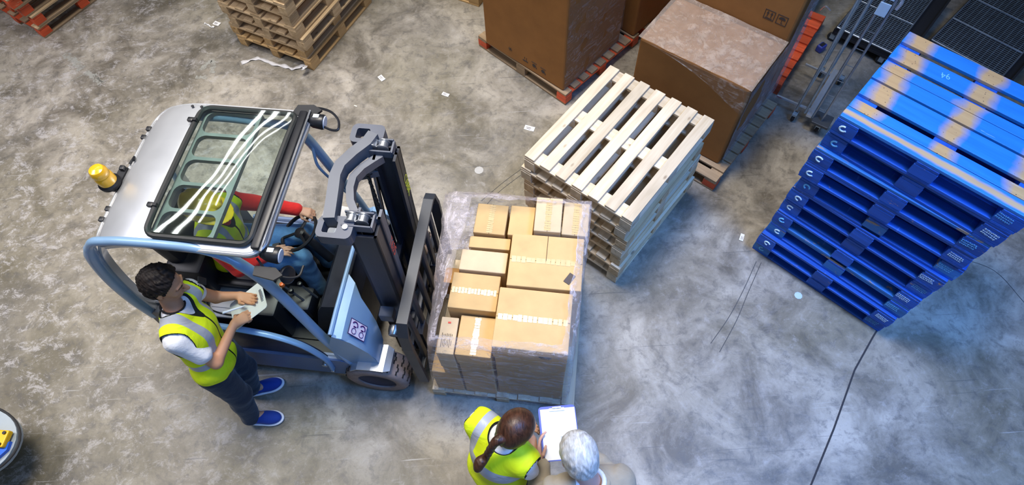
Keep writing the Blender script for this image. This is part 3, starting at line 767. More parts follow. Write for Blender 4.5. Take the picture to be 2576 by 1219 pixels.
ribbon('film_scrap', [(-3.42, 5.86, 0), (-3.37, 5.83, 0), (-3.33, 5.79, 0), (-3.29, 5.79, 0)], .018, M_white, 'thin curled white strip beside the leftmost floor label', 'film scrap', 2)
tag(MB().lathe([(0, 0), (.028, 0), (.034, .003), (.026, .005), (0, .005)], (2.436, 2.02, 0), seg=9).obj('flattened_scrap', flat('pale_scrap', (.42, .55, .68))), 'flattened pale blue scrap on the floor left of the blue stack foot', 'scrap')
tag(MB().box((-1.559, 4.46, .004), (.035, .012, .006), rot=(0, 0, -.5)).obj('wood_chip', flat('chip_wood', (.75, .7, .6))), 'tiny pale wood chip on the open floor above the mast', 'wood chip')
tag(MB().lathe([(0, 0), (.04, 0), (.045, .002), (.03, .004), (0, .004)], (-.281, 3.541, 0), seg=11).obj('flattened_scrap', flat('dusty_scrap', (.40, .39, .36))), 'faint grey flattened scrap between the mast and the pale stack', 'scrap')

# ------------------------------------------------------------------ floor machine at the left edge
fm_ = empty('floor_machine', (-4.15, 1.10, 0), -.12, 'blue and yellow floor machine with a black bumper, cut by the left edge', 'cleaning machine')
def oval(a, b, p=2.6, n=40): return [(a * math.copysign(abs(math.cos(t)) ** (2 / p), math.cos(t)), b * math.copysign(abs(math.sin(t)) ** (2 / p), math.sin(t))) for t in np.linspace(0, 2 * math.pi, n, endpoint=False)]
MB().prism(oval(.44, .27, 2.2), .33, .40, 'xy').prism([(-.30 + .12 * math.cos(a), .12 * math.sin(a)) for a in np.linspace(0, 6.0, 16)], .02, .33, 'xy').obj('machine_body', flat('light_grey_plastic', (.36, .42, .46), .4), fm_, smooth=True)
MB().tube([(x, y, .38) for x, y in oval(.455, .285, 2.0)], .009, 8, closed=True).obj('bumper', M_rub, fm_, smooth=True)
MB().prism([(-.2, -.25), (.20, -.215), (.34, -.15), (.425, -.03), (.42, .03), (.36, -.02), (-.2, -.05)], .40, .43, 'xy').obj('side_panel', flat('bright_blue_plastic', (.01, .13, .75), .3), fm_)
MB().prism([(-.2, .17), (.18, .17), (.26, .13), (-.2, .11)], .40, .43, 'xy').obj('side_panel', flat('bright_blue_plastic_top', (.01, .2, .7), .3), fm_)
yl = MB().box((.19, .04, .44), (.44, .12, .05), bev=.01).obj('battery_cover', flat('yellow_plastic', (.9, .52, .0), .35), fm_)
MB().lathe([(0, .465), (.012, .465), (.012, .475), (0, .475)], (.385, .08, 0)).lathe([(0, .465), (.012, .465), (.012, .475), (0, .475)], (.385, -.0, 0)).obj('bolt', M_black, fm_)
# ------------------------------------------------------------------ forklift
FO = Vector(SL(-1.9, 1.85))
fk = empty('forklift', FO, YF, 'silver and blue-grey electric forklift with a glass roof window, carrying the wrapped load', 'forklift')
def A(s, lat, z): return (s + 1.9, lat - 1.85, z)
def T(pts): return [A(*p) for p in pts]
def fobj(mb, name, mat, smooth=True, parent=None, label=None): return mb.obj(name, mat, parent or fk, smooth=smooth, label=label)
F_silver = paint('silver_paint', (.60, .62, .66), .30, .55, .05, 3, coat=.3)
F_blue = paint('blue_lit_silver_paint', (.24, .40, .62), .32, .15, .06, 4, coat=.3)  # blue light on the silver frame is put into this colour
F_skirt = paint('slate_blue_paint', (.12, .17, .30), .38, .1, .1, 4)
F_grey = paint('mast_grey_paint', (.095, .105, .135), .45, .2, .1, 6)
F_dark = paint('dark_mast_paint', (.022, .026, .04), .38, .3, .25, 6)
F_black = paint('satin_black', (.012, .013, .017), .4, .1, .2, 6)
F_light = paint('light_grey_plastic', (.52, .52, .54), .45, 0, .06, 5)
F_metal = paint('bare_steel', (.55, .57, .60), .28, .9, .1, 8)
F_seal = flat('rubber_seal', (.015, .017, .018), .5)
F_seat = paint('black_vinyl_seat', (.010, .011, .016), .45, 0, .2, 5)

# chassis and cowls
m = MB(); m.prism([(x + 1.9, z) for x, z in [(-2.80, .14), (-1.50, .14), (-1.50, .34), (-2.10, .34), (-2.14, .30), (-2.86, .30)]], -.50, .50)
fobj(m, 'chassis', F_black, False)
m = MB()
prof = [(-2.90, .20), (-2.985, .34), (-3.0, .62), (-2.965, .84), (-2.90, .93), (-2.78, .955), (-2.62, .955), (-2.58, .86), (-2.58, .20)]
for k, (a, b) in enumerate(((-.50, -.44), (-.44, .44), (.44, .50))):
    q = .03 if k != 1 else 0
    m.prism([(x + 1.9 + (q if x < -2.85 else 0), z - (q if z > .9 else 0)) for x, z in prof], a, b)
fobj(m, 'counterweight', F_grey, False)
m = MB().box(A(-2.33, 1.85, .54), (.56, .80, .49), bev=.03); fobj(m, 'battery_hood', F_black)
m = MB().box(A(-2.46, 1.62, .775), (.30, .34, .02), bev=.008); fobj(m, 'hood_cover', F_light)
m = MB().box(A(-2.47, 1.53, .795), (.34, .26, .03), bev=.01).box(A(-2.44, 1.52, .815), (.16, .10, .012), bev=.004); fobj(m, 'hood_panel', F_light)
m = MB().tube(smooth_path(T([(-2.52, 1.62, .84), (-2.56, 1.54, .83), (-2.52, 1.45, .82), (-2.36, 1.42, .82), (-2.22, 1.44, .82)]), 5), .006, 6); fobj(m, 'cable', F_seal)
# skirt on both sides with rounded top rail
for sg in (-1, 1):
    m = MB(); y0 = .565 * sg
    m.prism([(x + 1.9, z) for x, z in [(-2.60, .17), (-1.60, .17), (-1.52, .25), (-1.49, .42), (-1.55, .50), (-2.62, .50)]], y0 - .03 * sg, y0 + .03 * sg)
    m.tube([(-.74, y0 + .01 * sg, .50), (.33, y0 + .01 * sg, .50)], .022, 8)
    fobj(m, 'side_skirt', F_skirt)
    m = MB().box((-.28, y0 - .16 * sg, .335), (.95, .28, .02)); fobj(m, 'step', F_black)
# arched side bar with dark infill panel, near side
arc = smooth_path(T([(-2.60, 1.27, .98), (-2.40, 1.27, 1.0), (-2.15, 1.265, .985), (-1.93, 1.26, .93), (-1.78, 1.255, .82), (-1.70, 1.25, .66), (-1.67, 1.25, .50), (-1.68, 1.245, .33)]), 6)
fobj(MB().tube(arc, .019, 8, flat=(1.2, .9)), 'arched_side_bar', F_blue)
m = MB(); pp = [(p.x, p.z - .01) for p in arc if p.z > .48]
m.prism([(-.70, .48)] + pp + [(.21, .48)], -.575, -.565); fobj(m, 'side_door', paint('navy_door', (.012, .018, .045), .35), False)
fobj(MB().lathe([(0, -.02), (.022, -.02), (.022, .02), (0, .02)], A(-1.70, 1.24, .46), (0, 1, 0), 12).box(A(-1.685, 1.235, .30), (.03, .02, .03), bev=.004), 'bar_bracket', F_metal)
# overhead guard: side frames
def side_frame(sg):
    c = 1.85
    P = [(-2.93, .47, .80), (-2.915, .48, 1.1), (-2.85, .49, 1.45), (-2.75, .49, 1.78), (-2.64, .488, 1.955), (-2.52, .488, 2.0), (-2.38, .488, 2.02), (-2.15, .488, 2.028), (-1.96, .488, 2.01), (-1.84, .49, 1.93), (-1.755, .495, 1.76), (-1.70, .505, 1.5), (-1.66, .52, 1.2), (-1.61, .54, .85), (-1.53, .56, .50), (-1.50, .565, .36)]
    if sg > 0: P = [(s, l - .028, z - .028) for s, l, z in P[:3]] + [(s + .012, l - .045, z - .045) for s, l, z in P[3:9]] + [(-1.81, .465, 1.93), (-1.755, .485, 1.85), (-1.71, .49, 1.74), (-1.64, .49, 1.42), (-1.565, .49, 1.07), (-1.52, .49, .75), (-1.50, .50, .40)]
    pts = smooth_path([A(s, c + l * sg, z) for s, l, z in P], 6)
    r = [.040 if (p.z < 1.85 and p.x < -.6) else (.034 if p.z < 1.9 else .027) for p in pts]
    m = MB().tube(pts, r, 12, flat=(1.0, 1.0)); return fobj(m, 'roof_pillar', F_blue)
side_frame(-1); side_frame(1)
# rear pillars are open channels: inner web
for sg in (-1, 1):
    m = MB(); pts = smooth_path([A(-2.87, 1.85 + .45 * sg, .9), A(-2.84, 1.85 + .45 * sg, 1.3), A(-2.74, 1.85 + .45 * sg, 1.7), A(-2.62, 1.85 + .45 * sg, 1.93)], 5)
    m.tube(pts, .022, 4, flat=(1.6, .6)); fobj(m, 'pillar_web', F_silver)
# roof shell: rounded silver panel with an opening for the window
G0, G1, H0, H1 = -2.275, -1.675, -.455, .455      # window extents in s / y
S0, S1, Y0, Y1 = -2.645, -1.608, -.50, .50
def roofz(s, y):
    z = 2.062
    if s < -2.30: z -= .105 * ((-2.30 - s) / .345) ** 2
    z -= .030 * (abs(y) / .5) ** 4
    if s > -1.70: z -= .02 * ((s + 1.70) / .1) ** 2
    return z
def rr(s0, s1, y0, y1, r, n=6, sub=10):
    pts = []
    for cx, cy, a0 in ((s1 - r, y1 - r, 0), (s0 + r, y1 - r, math.pi / 2), (s0 + r, y0 + r, math.pi), (s1 - r, y0 + r, 3 * math.pi / 2)):
        seg = [(cx + r * math.cos(a0 + math.pi / 2 * i / n), cy + r * math.sin(a0 + math.pi / 2 * i / n)) for i in range(n + 1)]
        if pts:
            p, q = Vector(pts[-1]), Vector(seg[0]); pts += [tuple(p.lerp(q, i / sub)) for i in range(1, sub)]
        pts += seg
    p, q = Vector(pts[-1]), Vector(pts[0]); pts += [tuple(p.lerp(q, i / sub)) for i in range(1, sub)]
    return pts
outer = rr(S0, S1, Y0, Y1, .10); inner = rr(G0, G1, H0, H1, .055)
m = MB(); N = len(outer); vs = []; NR = 9
for j_ in range(NR + 1):
    f = j_ / NR
    for i in range(N):
        p = Vector(inner[i]).lerp(Vector(outer[i]), f); vs.append((p.x + 1.9, p.y, roofz(p.x, p.y)))
for i in range(N): p = outer[i]; vs.append((p[0] + 1.9, p[1] * 1.004, roofz(*p) - .05))
fs = [(j_ * N + i, j_ * N + (i + 1) % N, (j_ + 1) * N + (i + 1) % N, (j_ + 1) * N + i) for j_ in range(NR + 1) for i in range(N)]
m.add(vs, fs); ro = fobj(m, 'roof_panel', F_silver, 'all'); so = ro.modifiers.new('thick', 'SOLIDIFY'); so.thickness = .008; so.offset = -1
fobj(MB().tube([(p[0] + 1.9, p[1], roofz(*p) - .012) for p in outer], .013, 8, closed=True), 'roof_edge_trim', F_silver)
# window: seal frame, curved glass
gf = rr(G0, G1, H0, H1, .06)
fr = fobj(MB().tube([(p[0] + 1.9, p[1], 2.078 - .028 * (abs(p[1]) / .5) ** 4) for p in gf], .017, 8, closed=True, flat=(1.1, .9)), 'window_seal', F_seal)
fobj(MB().box(A(-1.64, 1.85, 2.055), (.05, .96, .035), bev=.012), 'front_rail', F_black)
fobj(MB().tube(T([(-1.606, 1.36, 2.06), (-1.606, 2.34, 2.06)]), .007, 6), 'chrome_strip', F_metal)
m = MB(); gx, gy = 16, 20; vs = []
for i in range(gx + 1):
    for k in range(gy + 1):
        s = G0 + .01 + (G1 - G0 - .02) * i / gx; y = H0 + .01 + (H1 - H0 - .02) * k / gy
        cr = min(s - G0, G1 - s); cy_ = min(y - H0, H1 - y)
        vs.append((s + 1.9, y, 2.083 + .010 * math.sin(math.pi * i / gx) * math.sin(math.pi * k / gy)))
m.add(vs, [(i * (gy + 1) + k, (i + 1) * (gy + 1) + k, (i + 1) * (gy + 1) + k + 1, i * (gy + 1) + k + 1) for i in range(gx) for k in range(gy)])
t = NT('green_tinted_glass'); tb = t.n('ShaderNodeBsdfTransparent'); tb.inputs[0].default_value = (.76, .90, .86, 1)
gl = t.n('ShaderNodeBsdfGlossy'); gl.inputs['Roughness'].default_value = .03; gl.inputs['Color'].default_value = (.95, 1, 1, 1)
bmp = t.n('ShaderNodeBump'); t.put(bmp.inputs['Height'], t.noise(t.coord(scale=(2.2, 2.2, 1)), 1.3, 1, .4)); bmp.inputs['Strength'].default_value = .16; bmp.inputs['Distance'].default_value = .02
t.t.links.new(bmp.outputs[0], gl.inputs['Normal'])
fr_ = t.n('ShaderNodeFresnel'); fr_.inputs[0].default_value = 1.6
mx = t.n('ShaderNodeMixShader'); t.put(mx.inputs[0], t.math('MULTIPLY_ADD', fr_.outputs[0], 1.3, .05, clamp=True)); t.t.links.new(tb.outputs[0], mx.inputs[1]); t.t.links.new(gl.outputs[0], mx.inputs[2])
t.t.links.new(mx.outputs[0], t.out.inputs[0]); F_glass = t.m
fobj(m, 'roof_window', F_glass, 'all')
# guard plate with rounded openings under the glass
m = MB(); n = 5; W = .90; cw = W / n; gx0, gx1 = G0 + .01, -1.905
for c in range(n):
    y0 = -.45 + c * cw; y1 = y0 + cw
    def R_(a0, a1, b0, b1, r): return rr(a0, a1, b0, b1, r, 5, 3)
    o_, i_ = R_(gx0, gx1, y0, y1, .002), R_(gx0 + .018, gx1 - .022, y0 + .011, y1 - .011, .05)
    for zz, w_ in ((2.035, 1),):
        vs = [(p[0] + 1.9, p[1], zz) for p in o_] + [(p[0] + 1.9, p[1], zz) for p in i_] + [(p[0] + 1.9, p[1], zz - .03) for p in i_] + [(p[0] + 1.9, p[1], zz - .03) for p in o_]
        Q = len(o_); m.add(vs, [(j_ * Q + i, j_ * Q + (i + 1) % Q, ((j_ + 1) % 4) * Q + (i + 1) % Q, ((j_ + 1) % 4) * Q + i) for j_ in range(4) for i in range(Q)])
fobj(m, 'guard_plate', paint('guard_grey', (.30, .33, .34), .4, .3))
# window clamps, roof bolts
for s, y in ((-2.30, .33), (-2.30, -.28)): fobj(MB().box(A(s, 1.85 + y, 2.085), (.035, .03, .025), bev=.006).box(A(s + .03, 1.85 + y, 2.09), (.02, .02, .02)), 'window_clamp', F_black)
for s in (-2.36, -2.30): fobj(MB().lathe([(0, 0), (.009, 0), (.009, .006), (0, .006)], A(s, 2.315, 2.045), seg=10), 'roof_bolt', F_black)
for s, y, z in ((-2.645, -.26, 1.955), (-2.655, -.33, 1.95), (-2.64, .33, 1.96), (-2.655, .27, 1.95)): fobj(MB().box(A(s, 1.85 + y, z), (.03, .03, .02), bev=.004), 'rear_clip', F_black)
# beacon on bracket
bk = fobj(MB().box(A(-2.665, 1.79, 1.965), (.05, .17, .012)).box(A(-2.66, 1.86, 1.98), (.03, .03, .03), bev=.005).tube(T([(-2.64, 1.90, 1.97), (-2.62, 1.945, 1.985), (-2.60, 1.91, 2.0)]), .008, 6), 'beacon_bracket', F_black)
fobj(MB().lathe([(0, 0), (.062, 0), (.064, .02), (.05, .034), (0, .034)], A(-2.69, 1.75, 1.972), seg=24), 'beacon_base', F_black, parent=None)
t = NT('amber_lens'); vv = t.coord(scale=(1, 1, 1)); wv = t.n('ShaderNodeTexWave', bands_direction='Z'); t.put(wv.inputs[0], vv); wv.inputs['Scale'].default_value = 60
t.set(color=t.mix(t.math('MULTIPLY', wv.outputs['Fac'], .35), (.85, .48, .02), (.62, .28, .0)), rough=.2, coat=.6)
fobj(MB().lathe([(0, 0), (.052, 0), (.052, .055), (.047, .066), (.050, .078), (.049, .10), (.040, .118), (.018, .127), (0, .128)], A(-2.69, 1.75, 2.0), seg=28), 'beacon_lens', t.m)
# head lamps and mirrors at the front corners
for sg, s, lat, z in ((1, -1.565, 2.30, 2.01), (-1, -1.575, 1.385, 1.98)):
    h = fobj(MB().lathe([(0, -.055), (.028, -.055), (.044, -.02), (.048, .035), (.044, .045), (0, .045)], A(s, lat, z), (1, 0, -.12), 20).box(A(s - .04, lat, z - .01), (.06, .04, .03), bev=.006), 'work_lamp', F_black)
    MB().lathe([(0, .0455), (.041, .0455), (.036, .050), (0, .052)], A(s, lat, z), (1, 0, -.12), 20).obj('lamp_lens', flat('lamp_glass', (.75, .80, .9), .1), h, smooth=True)
    MB().box(A(s + .005, lat + .004, z + .0475), (.036, .026, .003)).obj('lamp_sticker', M_white, h)
fobj(MB().tube(smooth_path(T([(-1.66, 2.36, 2.0), (-1.60, 2.385, 2.03), (-1.50, 2.37, 2.03), (-1.44, 2.325, 2.01), (-1.425, 2.26, 2.0), (-1.47, 2.255, 1.995), (-1.54, 2.28, 2.0)]), 6), .008, 6), 'mirror_arm', F_black)
fobj(MB().prism([(x + 1.9, y - 1.85) for x, y in [(-1.72, 2.31), (-1.70, 2.385), (-1.60, 2.395), (-1.54, 2.36), (-1.58, 2.30)]], 2.035, 2.05, 'xy'), 'mirror_housing', F_black)
fobj(MB().tube(smooth_path(T([(-1.66, 1.36, 1.97), (-1.60, 1.31, 1.92), (-1.51, 1.30, 1.88), (-1.455, 1.33, 1.85), (-1.45, 1.40, 1.84)]), 6), .007, 6), 'mirror_arm', F_black)
mm = fobj(MB().prism([(x + 1.9, y - 1.85) for x, y in [(-1.67, 1.325), (-1.665, 1.27), (-1.54, 1.25), (-1.50, 1.285), (-1.55, 1.325)]], 1.93, 1.945, 'xy'), 'mirror_housing', F_black)
fobj(MB().lathe([(0, 0), (.050, 0), (.054, .010), (.045, .02), (0, .024)], A(-1.53, 1.335, 1.84), (.9, -.2, .45), 22), 'round_mirror', F_black)
# grab handle on the far pillar
fobj(MB().tube(smooth_path(T([(-1.70, 2.335, 1.74), (-1.69, 2.29, 1.68), (-1.683, 2.258, 1.60), (-1.66, 2.258, 1.50), (-1.63, 2.28, 1.36), (-1.60, 2.30, 1.22), (-1.60, 2.33, 1.18)]), 6), .010, 8), 'grab_handle', F_blue)
# front cowl: near and far plates, dashboard
m = MB(); cow = [(-1.50, .26), (-1.46, .26), (-1.36, .40), (-1.30, .55), (-1.22, .78), (-1.235, .95), (-1.30, 1.12), (-1.42, 1.22), (-1.60, 1.24), (-1.575, .9), (-1.53, .55)]
m.prism([(x + 1.9, z) for x, z in [(-1.60, .30), (-1.40, .32), (-1.33, .40), (-1.275, .55), (-1.30, .75), (-1.385, .94), (-1.49, 1.035), (-1.56, .85), (-1.59, .6)]], -.585, -.565)
vs = []; CP = [(-1.49, 1.04, 1.74), (-1.43, 1.02, 1.68), (-1.385, .945, 1.60), (-1.335, .85, 1.55), (-1.30, .75, 1.51), (-1.28, .65, 1.47), (-1.275, .55, 1.44), (-1.30, .44, 1.40)]
for s_, z_, le in CP: vs += [A(s_, 1.267 + (le - 1.267) * f, z_ - .02 * (1 - f) ** 3) for f in (0, .12, .4, .7, 1)]
m.add(vs, [(i * 5 + k, (i + 1) * 5 + k, (i + 1) * 5 + k + 1, i * 5 + k + 1) for i in range(7) for k in range(4)]); fobj(m, 'front_cowl', F_blue)
m = MB(); m.prism([(x + 1.9, z) for x, z in [(-1.60, .30), (-1.40, .32), (-1.33, .40), (-1.275, .55), (-1.30, .75), (-1.385, .86), (-1.49, .90), (-1.56, .85)]], .50, .54); fobj(m, 'front_cowl', F_blue, False)
fobj(MB().tube(T([(-1.50, 1.275, 1.04), (-1.50, 1.45, 1.05), (-1.50, 1.95, 1.05)]), .016, 8), 'cowl_rail', F_blue)
n_c = (Vector((.19, 0, .09))).normalized(); o_c = Vector(A(-1.372, 1.372, .912)) + n_c * .012; t_c = Vector((n_c.z, 0, -n_c.x)); l_c = Vector((0, 1, 0))
def stick(q): return [tuple(o_c + t_c * a + l_c * b + n_c * h) for a, b, h in q]
def bx_(a0, a1, b0, b1, h): return stick([(a0, b0, h), (a1, b0, h), (a1, b1, h), (a0, b1, h), (a0, b0, h - .0015), (a1, b0, h - .0015), (a1, b1, h - .0015), (a0, b1, h - .0015)])
BF = [(0, 1, 2, 3), (7, 6, 5, 4), (0, 4, 5, 1), (1, 5, 6, 2), (2, 6, 7, 3), (3, 7, 4, 0)]
MB().add(bx_(-.088, .088, -.058, .058, .0), BF).obj('sticker_border', flat('sticker_navy', (.03, .01, .12)), fk)
st = MB().add(bx_(-.082, .082, -.052, .052, .001), BF).obj('warning_sticker', flat('sticker_white', (.82, .75, .88)), fk)
m = MB()
for ca in (-.040, .040):
    m.tube(stick([(ca + .022 * math.cos(a), -.024 + .020 * math.sin(a), .002) for a in np.linspace(0, 6.0, 12)]), .0028, 5)
    m.tube(stick([(ca + .026 * math.cos(a), .020 + .022 * math.sin(a), .002) for a in np.linspace(-.5, 2.8, 8)]), .0050, 5)
    m.add(bx_(ca - .012, ca + .014, .002, .012, .003), BF)
m.obj('sticker_symbols', flat('sticker_ink', (.05, .0, .12)), st)
m = MB(); m.prism([(x + 1.9, z) for x, z in [(-1.86, .36), (-1.72, .82), (-1.66, .93), (-1.50, .96), (-1.44, .80), (-1.44, .30), (-1.84, .30)]], -.34, .30); fobj(m, 'dashboard', F_dark, False)
fobj(MB().prism([(x + 1.9, z) for x, z in [(-2.0, .30), (-1.97, .70), (-1.90, .84), (-1.74, .90), (-1.52, .86), (-1.44, .70), (-1.44, .30)]], .26, .52), 'cowl_top', F_light, False)
# seat
m = MB().box(A(-2.36, 1.86, .86), (.50, .48, .14), bev=.05).box(A(-2.33, 2.09, .93), (.46, .06, .05), bev=.02).box(A(-2.33, 1.63, .93), (.46, .06, .05), bev=.02); fobj(m, 'seat_cushion', F_seat)
m = MB().box(A(-2.66, 1.86, 1.17), (.13, .48, .58), rot=(0, -.12, 0), bev=.05); fobj(m, 'seat_back', F_seat)
m = MB().box(A(-2.60, 1.70, 1.02), (.27, .28, .34), bev=.03); fobj(m, 'seat_shell', F_seat)
fobj(MB().box(A(-2.80, 1.85, .975), (.10, .84, .05), bev=.02), 'hood_edge', F_light)
# steering wheel, column, levers
R_w = .155; wc = Vector(A(-1.965, 2.06, .985)); wn = Vector((-.42, 0, 1)).normalized(); wx = wn.orthogonal().normalized(); wy = wn.cross(wx)
sw = fobj(MB().tube([wc + wx * math.cos(a) * R_w + wy * math.sin(a) * R_w for a in np.linspace(0, 2 * math.pi, 28, endpoint=False)], .014, 8, closed=True), 'steering_wheel', F_black)
m = MB().lathe([(0, -.03), (.04, -.03), (.045, 0), (.03, .015), (0, .018)], wc, wn, 16)
for a in (.5, 2.6, 4.7): m.tube([wc, wc + (wx * math.cos(a) + wy * math.sin(a)) * R_w], .011, 6)
m.obj('wheel_spokes', F_black, sw, smooth=True)
fobj(MB().tube([wc - wn * .02, wc + Vector((.17, -.05, -.30))], .035, 10), 'steering_column', F_black)
for i, (s, l, kn) in enumerate(((-2.03, 1.68, 1), (-1.95, 1.64, 0), (-1.90, 1.70, 0))):
    lv = fobj(MB().tube(T([(s + .06, l, .62), (s, l, .84)]), .009, 6), 'control_lever', F_metal)
    MB().lathe([(0, -.022), (.016, -.018), (.021, 0), (.015, .018), (0, .022)], A(s, l, .85), seg=14).obj('lever_knob', flat('orange_knob', (.85, .16, .03), .4) if kn else F_black, lv, smooth=True)
m = MB().box(A(-2.0, 1.66, .60), (.30, .20, .18), bev=.03); fobj(m, 'lever_console', F_black)
for l in (1.78, 1.92): fobj(MB().box(A(-1.86, l, .40), (.10, .07, .02), rot=(0, -.5, 0), bev=.005), 'pedal', F_black)
fobj(MB().box(A(-2.0, 1.85, .352), (.55, .80, .02)), 'floor_mat', F_black)
# mast
def U_(s, z): return s + .075 * (z / 2.0)      # mast leans very slightly forward
def rail(l0, l1, s0, s1, z0, z1, name, mat, web=.016, open_in=1):
    """steel channel: web plus two flanges"""
    m = MB(); dz = .045
    def col(a0, a1, b0, b1):
        vs = [A(U_(s, z), l, z) for z in (z0, z1) for s, l in ((a0, b0), (a1, b0), (a1, b1), (a0, b1))]
        m.add(vs, [(0, 3, 2, 1), (4, 5, 6, 7), (0, 1, 5, 4), (1, 2, 6, 5), (2, 3, 7, 6), (3, 0, 4, 7)])
    if open_in > 0: col(s0, s1, l0, l0 + web)
    else: col(s0, s1, l1 - web, l1)
    col(s0, s0 + web, l0, l1); col(s1 - web, s1, l0, l1)
    return fobj(m, name, mat, False)
SM = -1.26; ST = SM + .065
for sg in (-1, 1):
    c = 1.885 + .268 * sg
    rail(c - .058, c + .052, SM - .01, SM + .15, .06, 1.95, 'outer_mast_rail', F_dark, open_in=-sg)
    c2_ = 1.885 + .200 * sg
    rail(c2_ - .030, c2_ + .036, SM + .02, SM + .16, .10, 2.0, 'inner_mast_rail', F_grey if sg < 0 else F_dark, open_in=-sg)
    cy_ = 1.885 + .25 * sg
    fobj(MB().tube([A(SM - .045, cy_ - .05 * sg, .15), A(SM + .0, cy_ - .05 * sg, 1.2)], .032, 14), 'lift_cylinder', F_dark)
    fobj(MB().tube([A(SM - .0, cy_ - .05 * sg, 1.2), A(ST + .01, cy_ - .05 * sg, 1.98)], .014, 10), 'cylinder_rod', F_metal)
    m = MB()
    for k in range(60):
        z = .35 + k * .027; m.box(A(U_(SM - .012, z), cy_ - .13 * sg, z), (.014, .022 if k % 2 else .014, .024))
    fobj(m, 'lift_chain', paint('oily_chain', (.05, .05, .045), .4, .7), False)
    for dx in (.02, .085):
        fobj(MB().lathe([(0, -.026), (.038, -.026), (.038, -.020), (.030, -.016), (.030, .016), (.038, .020), (.038, .026), (0, .026)], A(ST + dx, c - .01 * sg, 2.025), (0, 1, 0), 20), 'chain_sheave', F_metal)
    m = MB()
    for l in (-.045, .045): m.box(A(ST + .055, c + l - .01 * sg, 2.005), (.17, .012, .06), bev=.004)
    m.box(A(ST + .14, c - .01 * sg, 2.0), (.012, .09, .05)); fobj(m, 'sheave_bracket', F_grey, False)
    # end plate with a square eye
    ey = c + .105 * sg
    m = MB(); o_, i_ = rr(-.085, .155, -.075, .065, .04, 5, 3), rr(-.045, .05, -.045, .030, .014, 5, 3); Q = len(o_)
    vs = []
    for ring, z in ((o_, 2.03), (i_, 2.03), (i_, 1.95), (o_, 1.95)): vs += [A(ST - .09 + (.03 if sg > 0 else 0) + p[0] * .85, ey - (.03 if sg > 0 else -.06) + p[1], z) for p in ring]
    m.add(vs, [(j_ * Q + i, j_ * Q + (i + 1) % Q, ((j_ + 1) % 4) * Q + (i + 1) % Q, ((j_ + 1) % 4) * Q + i) for j_ in range(4) for i in range(Q)])
    o = fobj(m, 'mast_end_plate', F_grey, False)
    fobj(MB().lathe([(0, 0), (.016, 0), (.016, .012), (0, .012)], A(ST + .0, ey - .055 * sg, 2.03), seg=12), 'pin', F_metal)
# arched head bars swinging back towards the cab
def strip(path, w, h, name, mat):
    m = MB(); P = [Vector(p) for p in path]; vs = []
    for i, p in enumerate(P):
        a, b = P[max(0, i - 1)], P[min(len(P) - 1, i + 1)]; t_ = (b - a); t_.z = 0; t_.normalize(); n_ = Vector((-t_.y, t_.x, 0)) * w / 2
        vs += [p + n_ + Vector((0, 0, h / 2)), p - n_ + Vector((0, 0, h / 2)), p - n_ - Vector((0, 0, h / 2)), p + n_ - Vector((0, 0, h / 2))]
    fs = [(i * 4 + k, i * 4 + (k + 1) % 4, i * 4 + 4 + (k + 1) % 4, i * 4 + 4 + k) for i in range(len(P) - 1) for k in range(4)] + [(0, 1, 2, 3), tuple(len(P) * 4 - 1 - q for q in range(4))]
    m.add(vs, fs); return fobj(m, name, mat, False)
F_arch = paint('arch_grey_paint', (.125, .135, .16), .42, .25, .06, 5)
strip(T([(-1.175, 2.20, 2.03), (-1.20, 2.13, 2.03), (-1.262, 2.05, 2.03), (-1.315, 1.96, 2.03), (-1.325, 1.88, 2.03), (-1.31, 1.78, 2.03), (-1.295, 1.67, 2.03), (-1.285, 1.595, 2.03)]), .066, .09, 'mast_head_arch', F_arch)
strip(T([(-1.12, 2.10, 1.97), (-1.16, 2.06, 1.97), (-1.215, 2.00, 1.97), (-1.25, 1.93, 1.97), (-1.25, 1.85, 1.97), (-1.225, 1.76, 1.97), (-1.17, 1.67, 1.97)]), .045, .06, 'mast_inner_arch', F_arch)
strip(T([(-1.16, 2.07, 1.86), (-1.27, 2.03, 1.86)]), .04, .05, 'mast_stay', F_arch)
for z in (.25, .9): fobj(MB().box(A(U_(SM + .02, z), 1.865, z), (.05, .50, .09), bev=.008), 'mast_cross_member', F_dark)
fobj(MB().box(A(-1.17, 2.235, .95), (.12, .10, .10), bev=.01), 'mast_bracket', F_grey)
fobj(MB().box(A(-1.17, 1.50, .95), (.10, .08, .10), bev=.01), 'mast_bracket', F_grey)
# hoses
for k in range(2): fobj(MB().tube(smooth_path(T([(-1.30, 2.03 + .02 * k, .3), (-1.27, 2.03 + .02 * k, 1.2), (-1.22, 2.03 + .02 * k, 1.8), (-1.19, 2.04 + .02 * k, 1.88)]), 5), .006, 6), 'hydraulic_hose', F_seal)
# writing on the mast
M_yel = flat('yellow_lettering', (.85, .80, .05), .5); M_redt = flat('red_lettering', (.65, .06, .04), .5)
text_mesh('mast_lettering', 'TC08K', .085, M_yel, fk, A(U_(SM + .152, 1.62), 2.165, 1.62), (math.pi / 2, math.pi / 2, math.pi / 2), .001, 1.0)
text_mesh('mast_lettering', 'T635', .085, M_redt, fk, A(U_(SM + .162, 1.62), 1.69, 1.62), (math.pi / 2, math.pi / 2, math.pi / 2), .001, 1.0)
text_mesh('white_tag', 'J1', .05, M_white, fk, A(-1.10, 1.60, .62), (math.pi / 2, 0, 0), .002)
fobj(MB().box(A(-.955, 1.262, .98), (.004, .006, .04)), 'white_tag', M_white)
